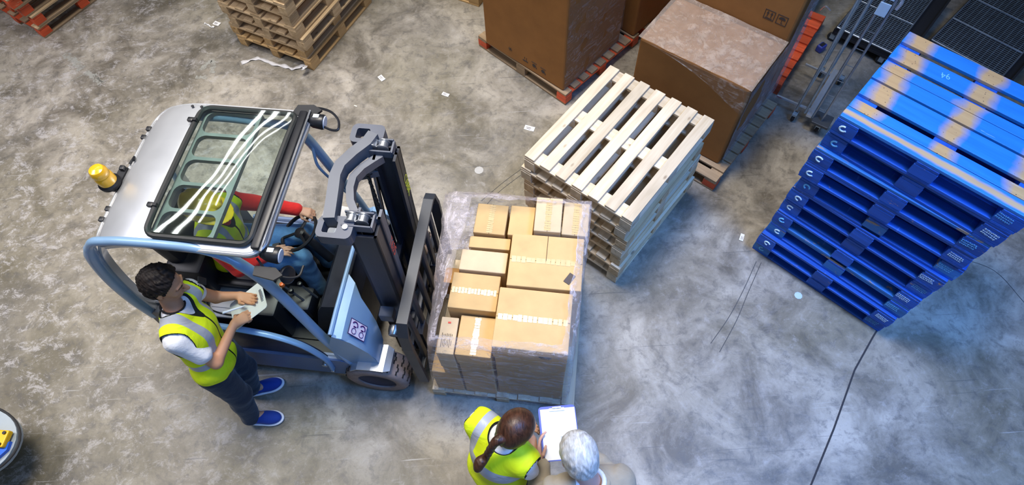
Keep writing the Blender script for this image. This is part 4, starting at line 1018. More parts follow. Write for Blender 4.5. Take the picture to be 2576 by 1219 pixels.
# carriage, backrest, forks
m = MB()
for z in (.22, .62): m.box(A(-1.03, 1.86, z), (.04, .94, .10), bev=.006)
for l in (1.62, 2.10): m.box(A(-1.07, l, .42), (.05, .06, .5), bev=.006)
fobj(m, 'fork_carriage', F_dark)
def bar_path(pts, name, mat, w=.055, d=.032):
    m = MB().tube(T(pts), w / 2 * 1.3, 4, flat=(1, .75)); return fobj(m, name, mat, False)
BS = -.965
F_back = paint('backrest_paint', (.035, .04, .05), .4, .2, .15, 6)
m = MB()
fr_pts = [(BS + .01, 1.235, .32), (BS, 1.25, .60), (BS - .01, 1.265, .95), (BS - .012, 1.285, 1.14), (BS - .012, 1.33, 1.245), (BS - .012, 1.80, 1.25), (BS - .012, 2.27, 1.255), (BS - .012, 2.325, 1.235), (BS, 2.34, 1.12), (BS, 2.345, .62), (BS, 2.345, .32)]
P = [Vector(p) for p in T(fr_pts)]; vs = []
for i, p in enumerate(P):
    a, b = P[max(0, i - 1)], P[min(len(P) - 1, i + 1)]; t_ = (b - a); t_.x = 0; t_.normalize(); n_ = Vector((0, -t_.z, t_.y)) * .014; x_ = Vector((.036, 0, 0))
    vs += [p + n_ + x_, p - n_ + x_, p - n_ - x_, p + n_ - x_]
m.add(vs, [(i * 4 + k, i * 4 + (k + 1) % 4, i * 4 + 4 + (k + 1) % 4, i * 4 + 4 + k) for i in range(len(P) - 1) for k in range(4)] + [(0, 1, 2, 3), tuple(len(P) * 4 - 1 - q for q in range(4))])
fobj(m, 'backrest_frame', F_back, False)
for l in (1.42, 1.57, 1.74, 1.91, 2.06, 2.20): fobj(MB().box(A(BS - .01, l, .80), (.026, .05, .90), bev=.003), 'backrest_bar', F_back)
fobj(MB().box(A(BS - .01, 1.79, .36), (.03, 1.08, .06), bev=.003), 'backrest_bottom_bar', F_back)
for l in (1.52, 2.08):
    m = MB(); m.prism([(x + 1.9, z) for x, z in [(-1.0, .70), (-1.0, .045), (-.02, .058), (-.02, .075), (-.955, .088), (-.955, .70)]], l - 1.85 - .055, l - 1.85 + .055); fobj(m, 'fork', F_dark, False)
# wheels, fenders
F_tyre = paint('brown_solid_tyre', (.26, .20, .18), .8, 0, .2, 14)
F_rim = paint('dark_rim', (.04, .045, .08), .4, .4, .2)
def wheel(s, lat, r, w, name='wheel', out=-1):
    c = A(s, lat, r)
    b = fobj(MB().lathe([(r * .60, -w / 2), (r * .82, -w / 2 - .008), (r * .94, -w / 2 + .004), (r, -w / 2 + .028), (r, w / 2 - .028), (r * .94, w / 2 - .004), (r * .82, w / 2 + .008), (r * .60, w / 2), (r * .60, -w / 2)], c, (0, 1, 0), 40, caps=False), name, F_tyre)
    m = MB()
    for k in range(22):
        a = 2 * math.pi * k / 22
        for q in (-1, 1):
            for seg in range(3):
                yy = q * (.012 + seg * .028); aa = a + q * .07 + (.04 if seg == 1 else 0)
                m.box((c[0] + math.sin(aa) * r, c[1] + yy, c[2] + math.cos(aa) * r), (.011, .030, .006), rot=(0, aa, 0))
    m.obj('tread_groove', flat('tread_shadow_rubber', (.018, .016, .016), .9), b)
    MB().lathe([(0, out * -.0 - w / 2 + .05), (r * .35, -w / 2 + .045), (r * .42, -w / 2 + .03), (r * .60, -w / 2 + .012), (r * .62, w / 2 - .012), (0, w / 2 - .02)], c, (0, 1, 0), 32).obj('rim', F_rim, b, smooth=True)
    m = MB()
    for k in range(5):
        a = 2 * math.pi * k / 5; m.lathe([(0, 0), (.011, 0), (.011, .012), (0, .012)], (c[0] + math.cos(a) * r * .3, c[1] - w / 2 + .045, c[2] + math.sin(a) * r * .3), (0, -1, 0), 8)
    return b
wheel(-1.335, 1.30, .25, .20, 'front_wheel'); wheel(-1.335, 2.40, .25, .20, 'front_wheel'); wheel(-2.55, 1.85, .20, .20, 'rear_wheel')
for lat, sg in ((1.31, -1), (2.39, 1)):
    m = MB(); pr = [(-1.53, .36), (-1.50, .46), (-1.44, .515), (-1.33, .53), (-1.235, .525), (-1.19, .50)]
    vs = []
    for i, (s, z) in enumerate(pr):
        q = .02 if i in (0, 5) else 0
        vs += [A(s, lat - .105 + q, z), A(s, lat + .105 - q, z), A(s, lat + .105 - q, z - .012), A(s, lat - .105 + q, z - .012)]
    m.add(vs, [(i * 4 + k, i * 4 + (k + 1) % 4, i * 4 + 4 + (k + 1) % 4, i * 4 + 4 + k) for i in range(5) for k in range(4)] + [(0, 1, 2, 3), (23, 22, 21, 20)])
    fobj(m, 'fender', paint('fender_aluminium', (.50, .53, .56), .3, .6, .08), False)
fobj(MB().lathe([(0, -.04), (.035, -.04), (.045, -.01), (.045, .03), (0, .035)], A(-1.19, 1.50, .62), (0, 1, 0), 16).lathe([(0, 0), (.02, 0), (.02, .05), (0, .05)], A(-1.12, 1.46, .66), (0, 1, .3), 12), 'tilt_cylinder_end', F_metal)
# ------------------------------------------------------------------ people: smooth blended bodies
class SDF:
    def __init__(s): s.p = []
    def cap(s, a, b, r1, r2=None, k=.02): s.p.append(('c', Vector(a), Vector(b), r1, r1 if r2 is None else r2, k)); return s
    def ell(s, c, r, ax=None, k=.02, sub=False):
        ax = ax or Matrix.Identity(3); s.p.append(('e', Vector(c), ax, r, sub, k)); return s
    def cut_cap(s, a, b, r1, r2=None, k=.004): s.p.append(('x', Vector(a), Vector(b), r1, r1 if r2 is None else r2, k)); return s
    def plane(s, c, n, k=.004): s.p.append(('p', Vector(c), Vector(n).normalized(), 0, 0, k)); return s
    def bounds(s, pad=.03):
        lo = Vector((9e9,) * 3); hi = Vector((-9e9,) * 3)
        for q in s.p:
            if q[0] == 'c': pts = [(q[1], q[3]), (q[2], q[4])]
            elif q[0] == 'e' and not q[4]: pts = [(q[1], max(q[3]))]
            else: continue
            for c, r in pts:
                for i in range(3): lo[i] = min(lo[i], c[i] - r - pad); hi[i] = max(hi[i], c[i] + r + pad)
        return lo, hi
def _cap(X, Y, Z, a, b, r1, r2):
    ba = b - a; L2 = max(ba.length_squared, 1e-12)
    px, py, pz = X - a.x, Y - a.y, Z - a.z
    h = np.clip((px * ba.x + py * ba.y + pz * ba.z) / L2, 0, 1)
    return np.sqrt((px - ba.x * h) ** 2 + (py - ba.y * h) ** 2 + (pz - ba.z * h) ** 2) - (r1 + (r2 - r1) * h)
def _ell(X, Y, Z, c, ax, r):
    px, py, pz = X - c.x, Y - c.y, Z - c.z
    u = [px * ax.col[i].x + py * ax.col[i].y + pz * ax.col[i].z for i in range(3)]
    k0 = np.sqrt(sum((u[i] / r[i]) ** 2 for i in range(3))); k1 = np.sqrt(sum((u[i] / r[i] ** 2) ** 2 for i in range(3)))
    return k0 * (k0 - 1) / np.maximum(k1, 1e-9)
def _smin(a, b, k): h = np.maximum(k - np.abs(a - b), 0) / k; return np.minimum(a, b) - h * h * k * .25
def sdf_eval(S, xs, ys, zs, noise=None):
    F = np.full((len(xs), len(ys), len(zs)), .2, np.float32)
    for q in S.p:
        k = max(q[5], 1e-4)
        if q[0] == 'p':
            X, Y, Z = np.meshgrid(xs, ys, zs, indexing='ij', sparse=True)
            d = (X - q[1].x) * q[2].x + (Y - q[1].y) * q[2].y + (Z - q[1].z) * q[2].z
            F = -_smin(-F, -d, k); continue
        if q[0] in 'cx': pts = [(q[1], q[3]), (q[2], q[4])]
        else: pts = [(q[1], max(q[3]))]
        m = k + .025; sl = []
        for i, g in enumerate((xs, ys, zs)):
            lo = min(c[i] - r for c, r in pts) - m; hi = max(c[i] + r for c, r in pts) + m
            sl.append(slice(int(np.searchsorted(g, lo)), int(np.searchsorted(g, hi))))
        if any(t.stop <= t.start for t in sl): continue
        X, Y, Z = np.meshgrid(xs[sl[0]], ys[sl[1]], zs[sl[2]], indexing='ij', sparse=True)
        sub = tuple(sl)
        if q[0] in 'cx': d = _cap(X, Y, Z, q[1], q[2], q[3], q[4])
        else: d = _ell(X, Y, Z, q[1], q[2], q[3])
        if q[0] == 'x' or (q[0] == 'e' and q[4]): F[sub] = -_smin(-F[sub], d, k)
        else: F[sub] = _smin(F[sub], d, k)
    if noise:
        X, Y, Z = np.meshgrid(xs, ys, zs, indexing='ij', sparse=True)
        F = F + noise(X, Y, Z).astype(np.float32)
    return F
def surface_nets(F, xs, ys, zs):
    ins = F < 0; nx, ny, nz = F.shape
    c = [ins[i:nx - 1 + i, j:ny - 1 + j, k:nz - 1 + k] for i in (0, 1) for j in (0, 1) for k in (0, 1)]
    s_ = sum(a.astype(np.int8) for a in c); act = (s_ > 0) & (s_ < 8)
    idx = np.argwhere(act); ids = -np.ones(act.shape, np.int32); ids[act] = np.arange(len(idx))
    acc = np.zeros((len(idx), 3)); cnt = np.zeros(len(idx)); I, J, K = idx.T
    cor = [(i, j, k) for i in (0, 1) for j in (0, 1) for k in (0, 1)]
    for a in range(8):
        for b in range(a + 1, 8):
            if sum(abs(cor[a][t] - cor[b][t]) for t in range(3)) != 1: continue
            fa = F[I + cor[a][0], J + cor[a][1], K + cor[a][2]]; fb = F[I + cor[b][0], J + cor[b][1], K + cor[b][2]]
            m = (fa < 0) != (fb < 0); t = np.where(m, fa / np.where(m, fa - fb, 1), 0)
            for ax in range(3): acc[:, ax] += np.where(m, cor[a][ax] + t * (cor[b][ax] - cor[a][ax]), 0)
            cnt += m
    P = idx + acc / cnt[:, None]
    V = np.stack([xs[0] + P[:, 0] * (xs[1] - xs[0]), ys[0] + P[:, 1] * (ys[1] - ys[0]), zs[0] + P[:, 2] * (zs[1] - zs[0])], 1)
    quads = []
    for ax in range(3):
        sl0 = [slice(1, nx - 1), slice(1, ny - 1), slice(1, nz - 1)]; sl1 = list(sl0)
        sl0[ax] = slice(0, F.shape[ax] - 1); sl1[ax] = slice(1, F.shape[ax])
        a, b = ins[tuple(sl0)], ins[tuple(sl1)]; e = np.argwhere(a != b)
        if not len(e): continue
        off = np.array([1, 1, 1]); off[ax] = 0; g = e + off; fl = a[tuple(e.T)]
        o = [t for t in range(3) if t != ax]; q = []
        for d in ((0, 0), (1, 0), (1, 1), (0, 1)):
            h = g.copy(); h[:, o[0]] -= d[0]; h[:, o[1]] -= d[1]; q.append(ids[tuple(h.T)])
        q = np.stack(q, 1)
        if ax == 1: fl = ~fl
        q[fl] = q[fl][:, ::-1]; quads.append(q)
    return V, np.concatenate(quads)
def sdf_obj(name, S, res, mat, parent, noise=None, attrs=None, pad=.03, label=None):
    lo, hi = S.bounds(pad); ar = [np.arange(lo[i], hi[i] + res, res) for i in range(3)]
    F = sdf_eval(S, *ar, noise=noise); F[0] = F[-1] = .1; F[:, 0] = F[:, -1] = .1; F[:, :, 0] = F[:, :, -1] = .1
    V, Q = surface_nets(F, *ar)
    me = bpy.data.meshes.new(name); me.vertices.add(len(V)); me.vertices.foreach_set('co', V.ravel())
    me.loops.add(Q.size); me.loops.foreach_set('vertex_index', Q.ravel().astype(np.int32))
    me.polygons.add(len(Q)); me.polygons.foreach_set('loop_start', np.arange(0, Q.size, 4, dtype=np.int32))
    me.polygons.foreach_set('use_smooth', np.ones(len(Q), bool)); me.update(calc_edges=True)
    b = bmesh.new(); b.from_mesh(me); bmesh.ops.recalc_face_normals(b, faces=b.faces[:]); b.to_mesh(me); b.free()
    for nm, fn in (attrs or {}).items():
        d = fn(V).astype(np.float32); at = me.attributes.new(nm, 'FLOAT_VECTOR', 'POINT'); at.data.foreach_set('vector', d.ravel())
    me.materials.append(mat)
    return link(name, me, parent, label=label)

def ortho(up, fw):
    u = Vector(up).normalized(); f = Vector(fw); f = (f - u * f.dot(u)).normalized(); r = f.cross(u)
    M = Matrix((r, f, u)).transposed(); return M          # columns: right, forward, up

def skin_mat(name, col):
    t = NT(name); v = t.coord(); n1 = t.noise(v, 18, 4, .6)
    t.set(color=t.mix(n1, tuple(x * .86 for x in col), tuple(min(1, x * 1.1) for x in col)), rough=.5, spec=.35, sss=.08)
    t.b.inputs['Subsurface Radius'].default_value = (.02, .008, .005); return t.m
def cloth(name, col, rough=.85, scale=30, amp=.12, bump=.15, wr=6.0):
    t = NT(name); v = t.coord(); n1 = t.noise(v, scale, 4, .6); n2 = t.noise(v, wr, 3, .5, 1.2)
    t.set(color=t.mix(n1, tuple(x * (1 - amp) for x in col), tuple(min(1, x * (1 + amp)) for x in col)), rough=rough, spec=.2, sheen=.15)
    t.bump(t.math('MULTIPLY_ADD', n2, 2.0, n1), bump + .15, .012); return t.m
def hivis(name, hb=(.14, .20), hb2=None, vb=(.085, .135), vlow=.26, fcol=None, front=False):
    """fluorescent vest: grey reflective bands; torso coordinates in attribute tc (lateral, depth, height), trim distance in tp.x"""
    t = NT(name); at = t.n('ShaderNodeAttribute', attribute_name='tc'); sp = t.n('ShaderNodeSeparateXYZ'); t.put(sp.inputs[0], at.outputs['Vector'])
    ap = t.n('ShaderNodeAttribute', attribute_name='tp'); sq = t.n('ShaderNodeSeparateXYZ'); t.put(sq.inputs[0], ap.outputs['Vector'])
    def band(x, a, b): return t.math('MULTIPLY', t.math('GREATER_THAN', x, a), t.math('LESS_THAN', x, b))
    lat = t.math('ABSOLUTE', sp.outputs[0]); h = sp.outputs[2]
    b = band(h, *hb)
    if hb2: b = t.math('MAXIMUM', b, band(h, *hb2))
    if vb: b = t.math('MAXIMUM', b, t.math('MULTIPLY', band(lat, *vb), t.math('GREATER_THAN', h, vlow)))
    if front: b = t.math('MAXIMUM', band(h, *hb), t.math('MULTIPLY', t.math('MULTIPLY', band(lat, *vb), t.math('GREATER_THAN', h, vlow)), t.math('LESS_THAN', sp.outputs[0], 0.0)))
    v = t.coord(); n1 = t.noise(v, 7, 3, .5, 1)
    base = t.mix(n1, (.62, .80, .0), (.88, 1.0, .03)) if fcol is None else fcol
    c = t.mix(b, base, t.mix(n1, (.30, .32, .36), (.52, .54, .58)))
    c = t.mix(t.math('LESS_THAN', sq.outputs[0], .007), c, (.01, .014, .012))
    t.set(color=c, rough=t.math('MULTIPLY_ADD', b, -.35, .7), spec=.3); t.bump(n1, .5, .02)
    return t.m
S_tan = skin_mat('tanned_skin', (.60, .30, .17)); S_mid = skin_mat('olive_skin', (.52, .30, .20)); S_pink = skin_mat('ruddy_skin', (.66, .38, .30)); S_fair = skin_mat('fair_skin', (.70, .45, .34))
M_eye = flat('eye_white', (.75, .72, .70), .2); M_iris = flat('dark_iris', (.03, .018, .01), .15); M_lash = flat('dark_hair_strands', (.02, .013, .01), .6)

def hand(S, w, d, p, sd, curl=(.5, .6, .65, .7), thumb=(.5, .6), sc=1.0, spread=.0, pinch=False):
    """w wrist, d finger direction, p palm facing, sd thumb side direction"""
    d = Vector(d).normalized(); p = Vector(p); p = (p - d * p.dot(d)).normalized(); t = Vector(sd); t = (t - d * t.dot(d) - p * t.dot(p)).normalized()
    w = Vector(w)
    for i, o in enumerate((.030, .010, -.010, -.028)):
        kn = w + d * (.092 - .006 * abs(i - 1)) * sc + t * o * sc
        S.cap(w + d * .012 * sc + t * o * .55 * sc, kn, .0155 * sc, .0120 * sc, k=.014)
    for i, (o, L) in enumerate(((.031, .95), (.0105, 1.05), (-.0105, 1.0), (-.030, .80))):
        q = w + d * (.092 - .006 * abs(i - 1)) * sc + t * o * sc; a = curl[i] * .45; dd = (d + t * spread * (1.5 - i) * .2).normalized()
        for sg, r0, r1 in ((.040, .0098, .0090), (.026, .0090, .0084), (.021, .0084, .0072)):
            v = dd * math.cos(a) + p * math.sin(a); q2 = q + v * sg * L * sc; S.cap(q, q2, r0 * sc, r1 * sc, k=.0035); q = q2; a += curl[i] * (1.0 if sg > .03 else .7)
    q = w + d * .022 * sc + t * .022 * sc + p * .006
    S.cap(w + d * .01, q, .014 * sc, .0135 * sc, k=.012)
    v = (d * .62 + t * .75 + p * thumb[0] * .6).normalized(); q2 = q + v * .040 * sc; S.cap(q, q2, .0130 * sc, .0108 * sc, k=.008)
    v = (d * .9 + t * (.35 - thumb[1] * .5) + p * thumb[1] * .9).normalized(); q3 = q2 + v * .030 * sc; S.cap(q2, q3, .0106 * sc, .0094 * sc, k=.004)
    S.cap(q3, q3 + (v + d * .3).normalized() * .020 * sc, .0094 * sc, .0078 * sc, k=.004)

def head(S, c, M, sc=1.0, k=.02):
    """c = middle of the head, M columns right/forward/up"""
    r, f, u = M.col[0], M.col[1], M.col[2]
    def P(a, b, z): return c + (r * a + f * b + u * z) * sc
    S.ell(P(0, -.012, .028), (.074 * sc, .094 * sc, .088 * sc), M, k)
    S.ell(P(0, .030, -.020), (.062 * sc, .062 * sc, .085 * sc), M, .03)
    S.ell(P(0, .052, -.075), (.040 * sc, .040 * sc, .034 * sc), M, .03)
    S.ell(P(0, .015, -.062), (.055 * sc, .055 * sc, .042 * sc), M, .03)
    for a in (-1, 1):
        S.ell(P(.030 * a, .076, .006), (.017 * sc, .012 * sc, .012 * sc), M, .010, sub=True)
        S.cap(P(.014 * a, .090, .026), P(.046 * a, .079, .026), .0075 * sc, .006 * sc, k=.012)
        S.ell(P(.044 * a, .062, -.025), (.018 * sc, .020 * sc, .018 * sc), M, .02)
        # ear: rim and lobe
        e = P(.076 * a, -.004, -.006)
        S.ell(e + (r * .004 * a - f * .004) * sc, (.009 * sc, .018 * sc, .030 * sc), M, .006)
        S.ell(e + (r * .013 * a + f * .004 + u * .004) * sc, (.006 * sc, .009 * sc, .015 * sc), M, .004, sub=True)
        S.cap(P(.076 * a, .002, -.032), P(.074 * a, .006, -.038), .006 * sc, .005 * sc, k=.006)
    S.cap(P(0, .088, .014), P(0, .118, -.026), .0085 * sc, .0125 * sc, k=.010)
    for a in (-1, 1): S.ell(P(.012 * a, .104, -.031), (.009 * sc, .011 * sc, .008 * sc), M, .006)
    S.cap(P(-.020, .088, -.052), P(.020, .088, -.052), .007 * sc, k=.008)
    S.cap(P(-.016, .088, -.063), P(.016, .088, -.063), .0078 * sc, k=.008)
    return P
def face_bits(P, M, parent, sc, brow=M_lash):
    for a in (-1, 1):
        e = MB().lathe([(0, -.011), (.006, -.009), (.010, -.004), (.011, 0), (.010, .004), (.006, .009), (0, .011)], P(.030 * a, .071, .005), M.col[1], 14).obj('eye', M_eye, parent, smooth='all')
        MB().lathe([(0, 0), (.0050, 0), (.0045, .0012), (0, .002)], P(.030 * a, .0815, .004), (M.col[1] - M.col[2] * .3), 12).obj('iris', M_iris, e, smooth='all')
        MB().tube([P(.014 * a, .096, .027), P(.030 * a, .096, .033), P(.048 * a, .084, .027)], [.0035 * sc, .0042 * sc, .002 * sc], 6, flat=(1, .8)).obj('eyebrow', brow, parent, smooth='all')

def torso(S, J, inf=0.0, parts='all', k=.05, fem=0, hipw=1.0):
    up = (J['neck'] - J['pelvis']).normalized(); M = ortho(up, J['fwd']); r, f = M.col[0], M.col[1]; i = inf
    Mp = ortho((J['chest'] - J['pelvis']).normalized(), J['fwd'])
    S.ell(J['pelvis'] + Mp.col[2] * .0, ((.168 + .004 * fem) * hipw + i, .118 + i, .125 + i * .5), Mp, k)
    S.ell(J['pelvis'].lerp(J['chest'], .52), (.142 - .02 * fem + i, .104 + i, .17), Mp, k)
    S.ell(J['chest'] + up * .01, (.168 - .015 * fem + i, .118 + i, .17 + i * .3), M, k)
    if fem:
        for a in (-1, 1): S.ell(J['chest'] + r * .065 * a + f * .09 - up * .0, (.058 + i * .5, .055 + i * .5, .058 + i * .4), M, .04)
    for a, s_ in (('L', -1), ('R', 1)):
        S.cap(J['neck'] - up * .035 + r * .03 * s_, J['sh' + a], .058 + i, .060 + i, k=.05)
    return M

def leg(S, J, a, inf=0.0, k=.04, r=(.088, .060, .045)):
    S.cap(J['hip' + a], J['kn' + a], r[0] + inf, r[1] + inf, k); S.cap(J['kn' + a], J['an' + a], r[1] - .004 + inf, r[2] + inf, k)
    d = (J['an' + a] - J['kn' + a]); S.ell(J['kn' + a] + d * .28 - J['fwd'] * .012, (.056 + inf, .060 + inf, .13), ortho(-d, J['fwd']), .03)
def arm(S, J, a, inf=0.0, k=.02, t0=0, t1=2, r=(.052, .041, .028)):
    s, e, w = J['sh' + a], J['el' + a], J['wr' + a]
    if t1 >= 1: S.cap(s, e, r[0] + inf, r[1] + inf, k)
    else: S.cap(s, s.lerp(e, t1), r[0] + inf, r[0] + (r[1] - r[0]) * t1 + inf, k)
    if t1 >= 2: S.cap(e, w, r[1] + inf, r[2] + inf, k)
    elif t1 > 1: S.cap(e, e.lerp(w, t1 - 1), r[1] + inf, r[1] + (r[2] - r[1]) * (t1 - 1) + inf, k)
def shoe(name, an, fwd, parent, col, sole, L=.285, toe_up=0):
    f = Vector(fwd); f.z = 0; f.normalize(); r = f.cross(Vector((0, 0, 1))); M = ortho((0, 0, 1), f); b = Vector((an.x, an.y, 0))
    S = SDF(); S.ell(b + f * (L * .5 - .085) + Vector((0, 0, .045)), (.050, L * .475, .044), M, .02); S.ell(b + f * .0 + Vector((0, 0, .055)), (.040, .062, .062), M, .03)
    S.ell(b + f * (L - .14) + Vector((0, 0, .04)), (.052, .085, .036), M, .03); S.plane((0, 0, .022), (0, 0, -1), k=.003)
    sh = sdf_obj(name, S, .006, col, parent)
    S = SDF(); S.ell(b + f * (L * .5 - .085) + Vector((0, 0, .02)), (.060, L * .52, .06), M, .02); S.ell(b + f * (L - .14) + Vector((0, 0, .02)), (.063, .098, .06), M, .02)
    S.plane((0, 0, .001), (0, 0, -1), k=.002); S.plane((0, 0, .026), (0, 0, 1), k=.002)
    sdf_obj('shoe_sole', S, .006, sole, sh)
    return sh
def V3(*a): return Vector(a)

def person(label, J, skin, o):
    """o: options for hair, clothes, hands"""
    root = empty('person', (J['pelvis'].x, J['pelvis'].y, 0), 0, label, 'person')
    inv = Vector((J['pelvis'].x, J['pelvis'].y, 0))
    J = {k: ((v - inv) if (isinstance(v, Vector) and k not in ('fwd', 'hfwd', 'hup')) else v) for k, v in J.items()}
    sc = o.get('sc', 1.0); HM = ortho(J['hup'], J['hfwd']); fem = o.get('fem', 0)
    # one continuous body
    S = SDF(); TM = torso(S, J, 0, fem=fem); up = TM.col[2]
    S.cap(J['neck'] - up * .03, J['head'] - HM.col[2] * .05 - HM.col[1] * .012, .056 - .008 * fem, .052 - .006 * fem, k=.025)
    for a in 'LR': leg(S, J, a); arm(S, J, a, r=o.get('armr', (.050, .040, .027)))
    for a in 'LR':
        S.cap(J['an' + a], J['an' + a] + V3(J['fwd'].x, J['fwd'].y, 0).normalized() * .13 + V3(0, 0, -.045), .038, .030, k=.02)
    P = head(S, J['head'], HM, sc)
    for a in 'LR':
        h = o['hand' + a]; hand(S, J['wr' + a], h['d'], h['p'], h['t'], h.get('curl', (.5, .6, .65, .7)), h.get('th', (.5, .6)), h.get('sc', 1.0))
    sdf_obj('body', S, o.get('res', .0055), skin, root)
    face_bits(P, HM, root, sc, o.get('brow', M_lash))
    return root, J, HM, TM, P, inv

def hair_cap(P, HM, c, sc, front=.030, thick=.013, low=-.06, noise=None, mat=None, parent=None, back=1.0, res=.005, name='hair', tilt=.62):
    S = SDF(); S.ell(P(0, -.014, .030), ((.074 + thick) * sc, (.094 + thick) * sc, (.088 + thick) * sc), HM, .02)
    S.ell(P(0, -.035, -.03), ((.066 + thick * .6) * sc, (.066 + thick * .7) * sc, .07 * sc), HM, .03)
    n_ = (HM.col[1] * 1.0 - HM.col[2] * tilt)            # remove face side
    S.plane(P(0, front, .03), n_, k=.012); S.plane(P(0, 0, low), -HM.col[2], k=.012)
    for a in (-1, 1): S.ell(P(.094 * a, .004, -.016), (.034 * sc, .026 * sc, .040 * sc), HM, .008, sub=True)
    return sdf_obj(name, S, res, mat, parent, noise=noise)
def curls(amp, fr, seed=0):
    def f(X, Y, Z): return amp * (np.sin(X * fr + seed + 2.1 * np.sin(Z * fr * .6)) * np.sin(Y * fr * 1.13 + 1.3 + 1.7 * np.sin(X * fr * .5)) * np.sin(Z * fr * .93 + seed * .7) + .5 * np.sin(X * fr * 2.1 + Z * fr * 1.7) * np.sin(Y * fr * 2.3 + X * fr))
    return f
def folds(amp, fr, ax=(1, .3, .6)):
    def f(X, Y, Z): q = X * ax[0] + Y * ax[1] + Z * ax[2]; w = X * ax[1] - Y * ax[0] + Z * .4; return amp * np.sin(q * fr + 2.2 * np.sin(w * fr * .45)) * (.6 + .4 * np.sin(w * fr * .7))
    return f
def hair_mat(name, a, b, fr=60, ax=(1, 1, .15)):
    t = NT(name); n1 = t.noise(t.coord(scale=tuple(fr * q for q in ax)), 1, 4, .6, .6)
    t.set(color=t.mix(t.ramp(n1, [(.3, 0), (.7, 1)]), a, b), rough=.42, spec=.5); t.bump(n1, .6, .004); return t.m

def vest(J, TM, parent, mat, name='vest', inf=.030, hem=-.10, neck_r=.085, vneck=.16, arm_r=.088, fem=0, res=.006, zip_=True, hipw=1.0, noise=None, armcut=.03):
    up = TM.col[2]; r, f = TM.col[0], TM.col[1]
    S = SDF(); torso(S, J, inf, fem=fem, hipw=hipw)
    cuts = []
    for a, sg in (('L', -1), ('R', 1)):
        s0 = J['sh' + a] + r * sg * armcut - up * .0; d = (J['el' + a] - J['sh' + a]).normalized()
        cuts.append(('x', s0, s0 + (d * .6 + r * sg * .55).normalized() * .25, arm_r, arm_r, .006)); 
    nk = J['neck'] + up * .03
    cuts.append(('x', nk - f * .01, nk + up * .1, neck_r, neck_r + .01, .006))
    cuts.append(('x', nk + f * .07, nk + f * (.135 + inf) - up * vneck, .062, .006, .006))
    S.p += cuts; S.plane(J['pelvis'] + up * hem, -up, k=.006)
    O = J['pelvis'].copy()
    def tc(V):
        D = V - np.array(O)[None]; return np.stack([D @ np.array(r), D @ np.array(f), D @ np.array(up)], 1)
    def tp(V):
        X, Y, Z = V.T; m = np.full(len(V), 1.0)
        for q in cuts: m = np.minimum(m, np.abs(_cap(X, Y, Z, q[1], q[2], q[3], q[4])))
        m = np.minimum(m, np.abs((V - np.array(O)) @ np.array(up) - hem))
        if zip_:
            D = V - np.array(O)[None]; z = np.where(D @ np.array(f) > .03, np.abs(D @ np.array(r)) * 1.2, 1); m = np.minimum(m, z)
        return np.stack([m, m, m], 1)
    return sdf_obj(name, S, res, mat, parent, attrs={'tc': tc, 'tp': tp}, noise=noise)
# ------------------------------------------------------------------ standing man with a clipboard
M_wshirt = cloth('white_tshirt', (.82, .83, .86)); M_navy = cloth('navy_trousers', (.006, .018, .040), amp=.2)
M_shoe = cloth('blue_canvas_shoe', (.015, .05, .30), .7); M_sole = flat('white_rubber_sole', (.8, .8, .84), .5)
M_hairb = hair_mat('black_curly_hair', (.005, .004, .004), (.022, .016, .014), 40, (1, 1, 1)); M_hairb.node_tree.nodes['Principled BSDF'].inputs['Roughness'].default_value = .62; M_hairb.node_tree.nodes['Principled BSDF'].inputs['Specular IOR Level'].default_value = .25
J = dict(pelvis=V3(-2.075, 1.425, .95), chest=V3(-2.075, 1.51, 1.27), neck=V3(-2.10, 1.575, 1.485), head=V3(-2.085, 1.655, 1.665),
         fwd=V3(1, .10, -.05), hfwd=V3(1, .02, -.38), hup=V3(.38, .10, 1),
         shR=V3(-2.085, 1.395, 1.405), shL=V3(-2.07, 1.715, 1.43), elR=V3(-1.955, 1.335, 1.13), wrR=V3(-1.862, 1.575, 1.175), elL=V3(-2.04, 1.80, 1.13), wrL=V3(-1.885, 1.80, 1.135),
         hipR=V3(-2.07, 1.335, .92), hipL=V3(-2.07, 1.515, .92), knR=V3(-2.07, 1.30, .49), knL=V3(-2.06, 1.50, .50), anR=V3(-2.14, 1.245, .085), anL=V3(-2.17, 1.475, .085))
cb_c = V3(-1.765, 1.665, 1.20)
root, J, HM, TM, P, inv = person('man in a yellow hi-vis vest standing by the forklift, writing on a clipboard', J, S_tan, dict(
    sc=1.08, res=.005,
    handR=dict(d=(.62, .62, -.28), p=(-.25, .2, -.9), t=(-.55, .75, .1), curl=(1.0, 1.1, 1.2, 1.2), th=(.9, .9)),
    handL=dict(d=(.93, -.32, .0), p=(0, -.1, .95), t=(-.2, -.9, .25), curl=(.45, .5, .5, .5), th=(.7, .6))))
hair_cap(P, HM, J['head'], 1.08, front=.030, thick=.020, low=-.050, noise=curls(.0065, 95), mat=M_hairb, parent=root, tilt=.50)
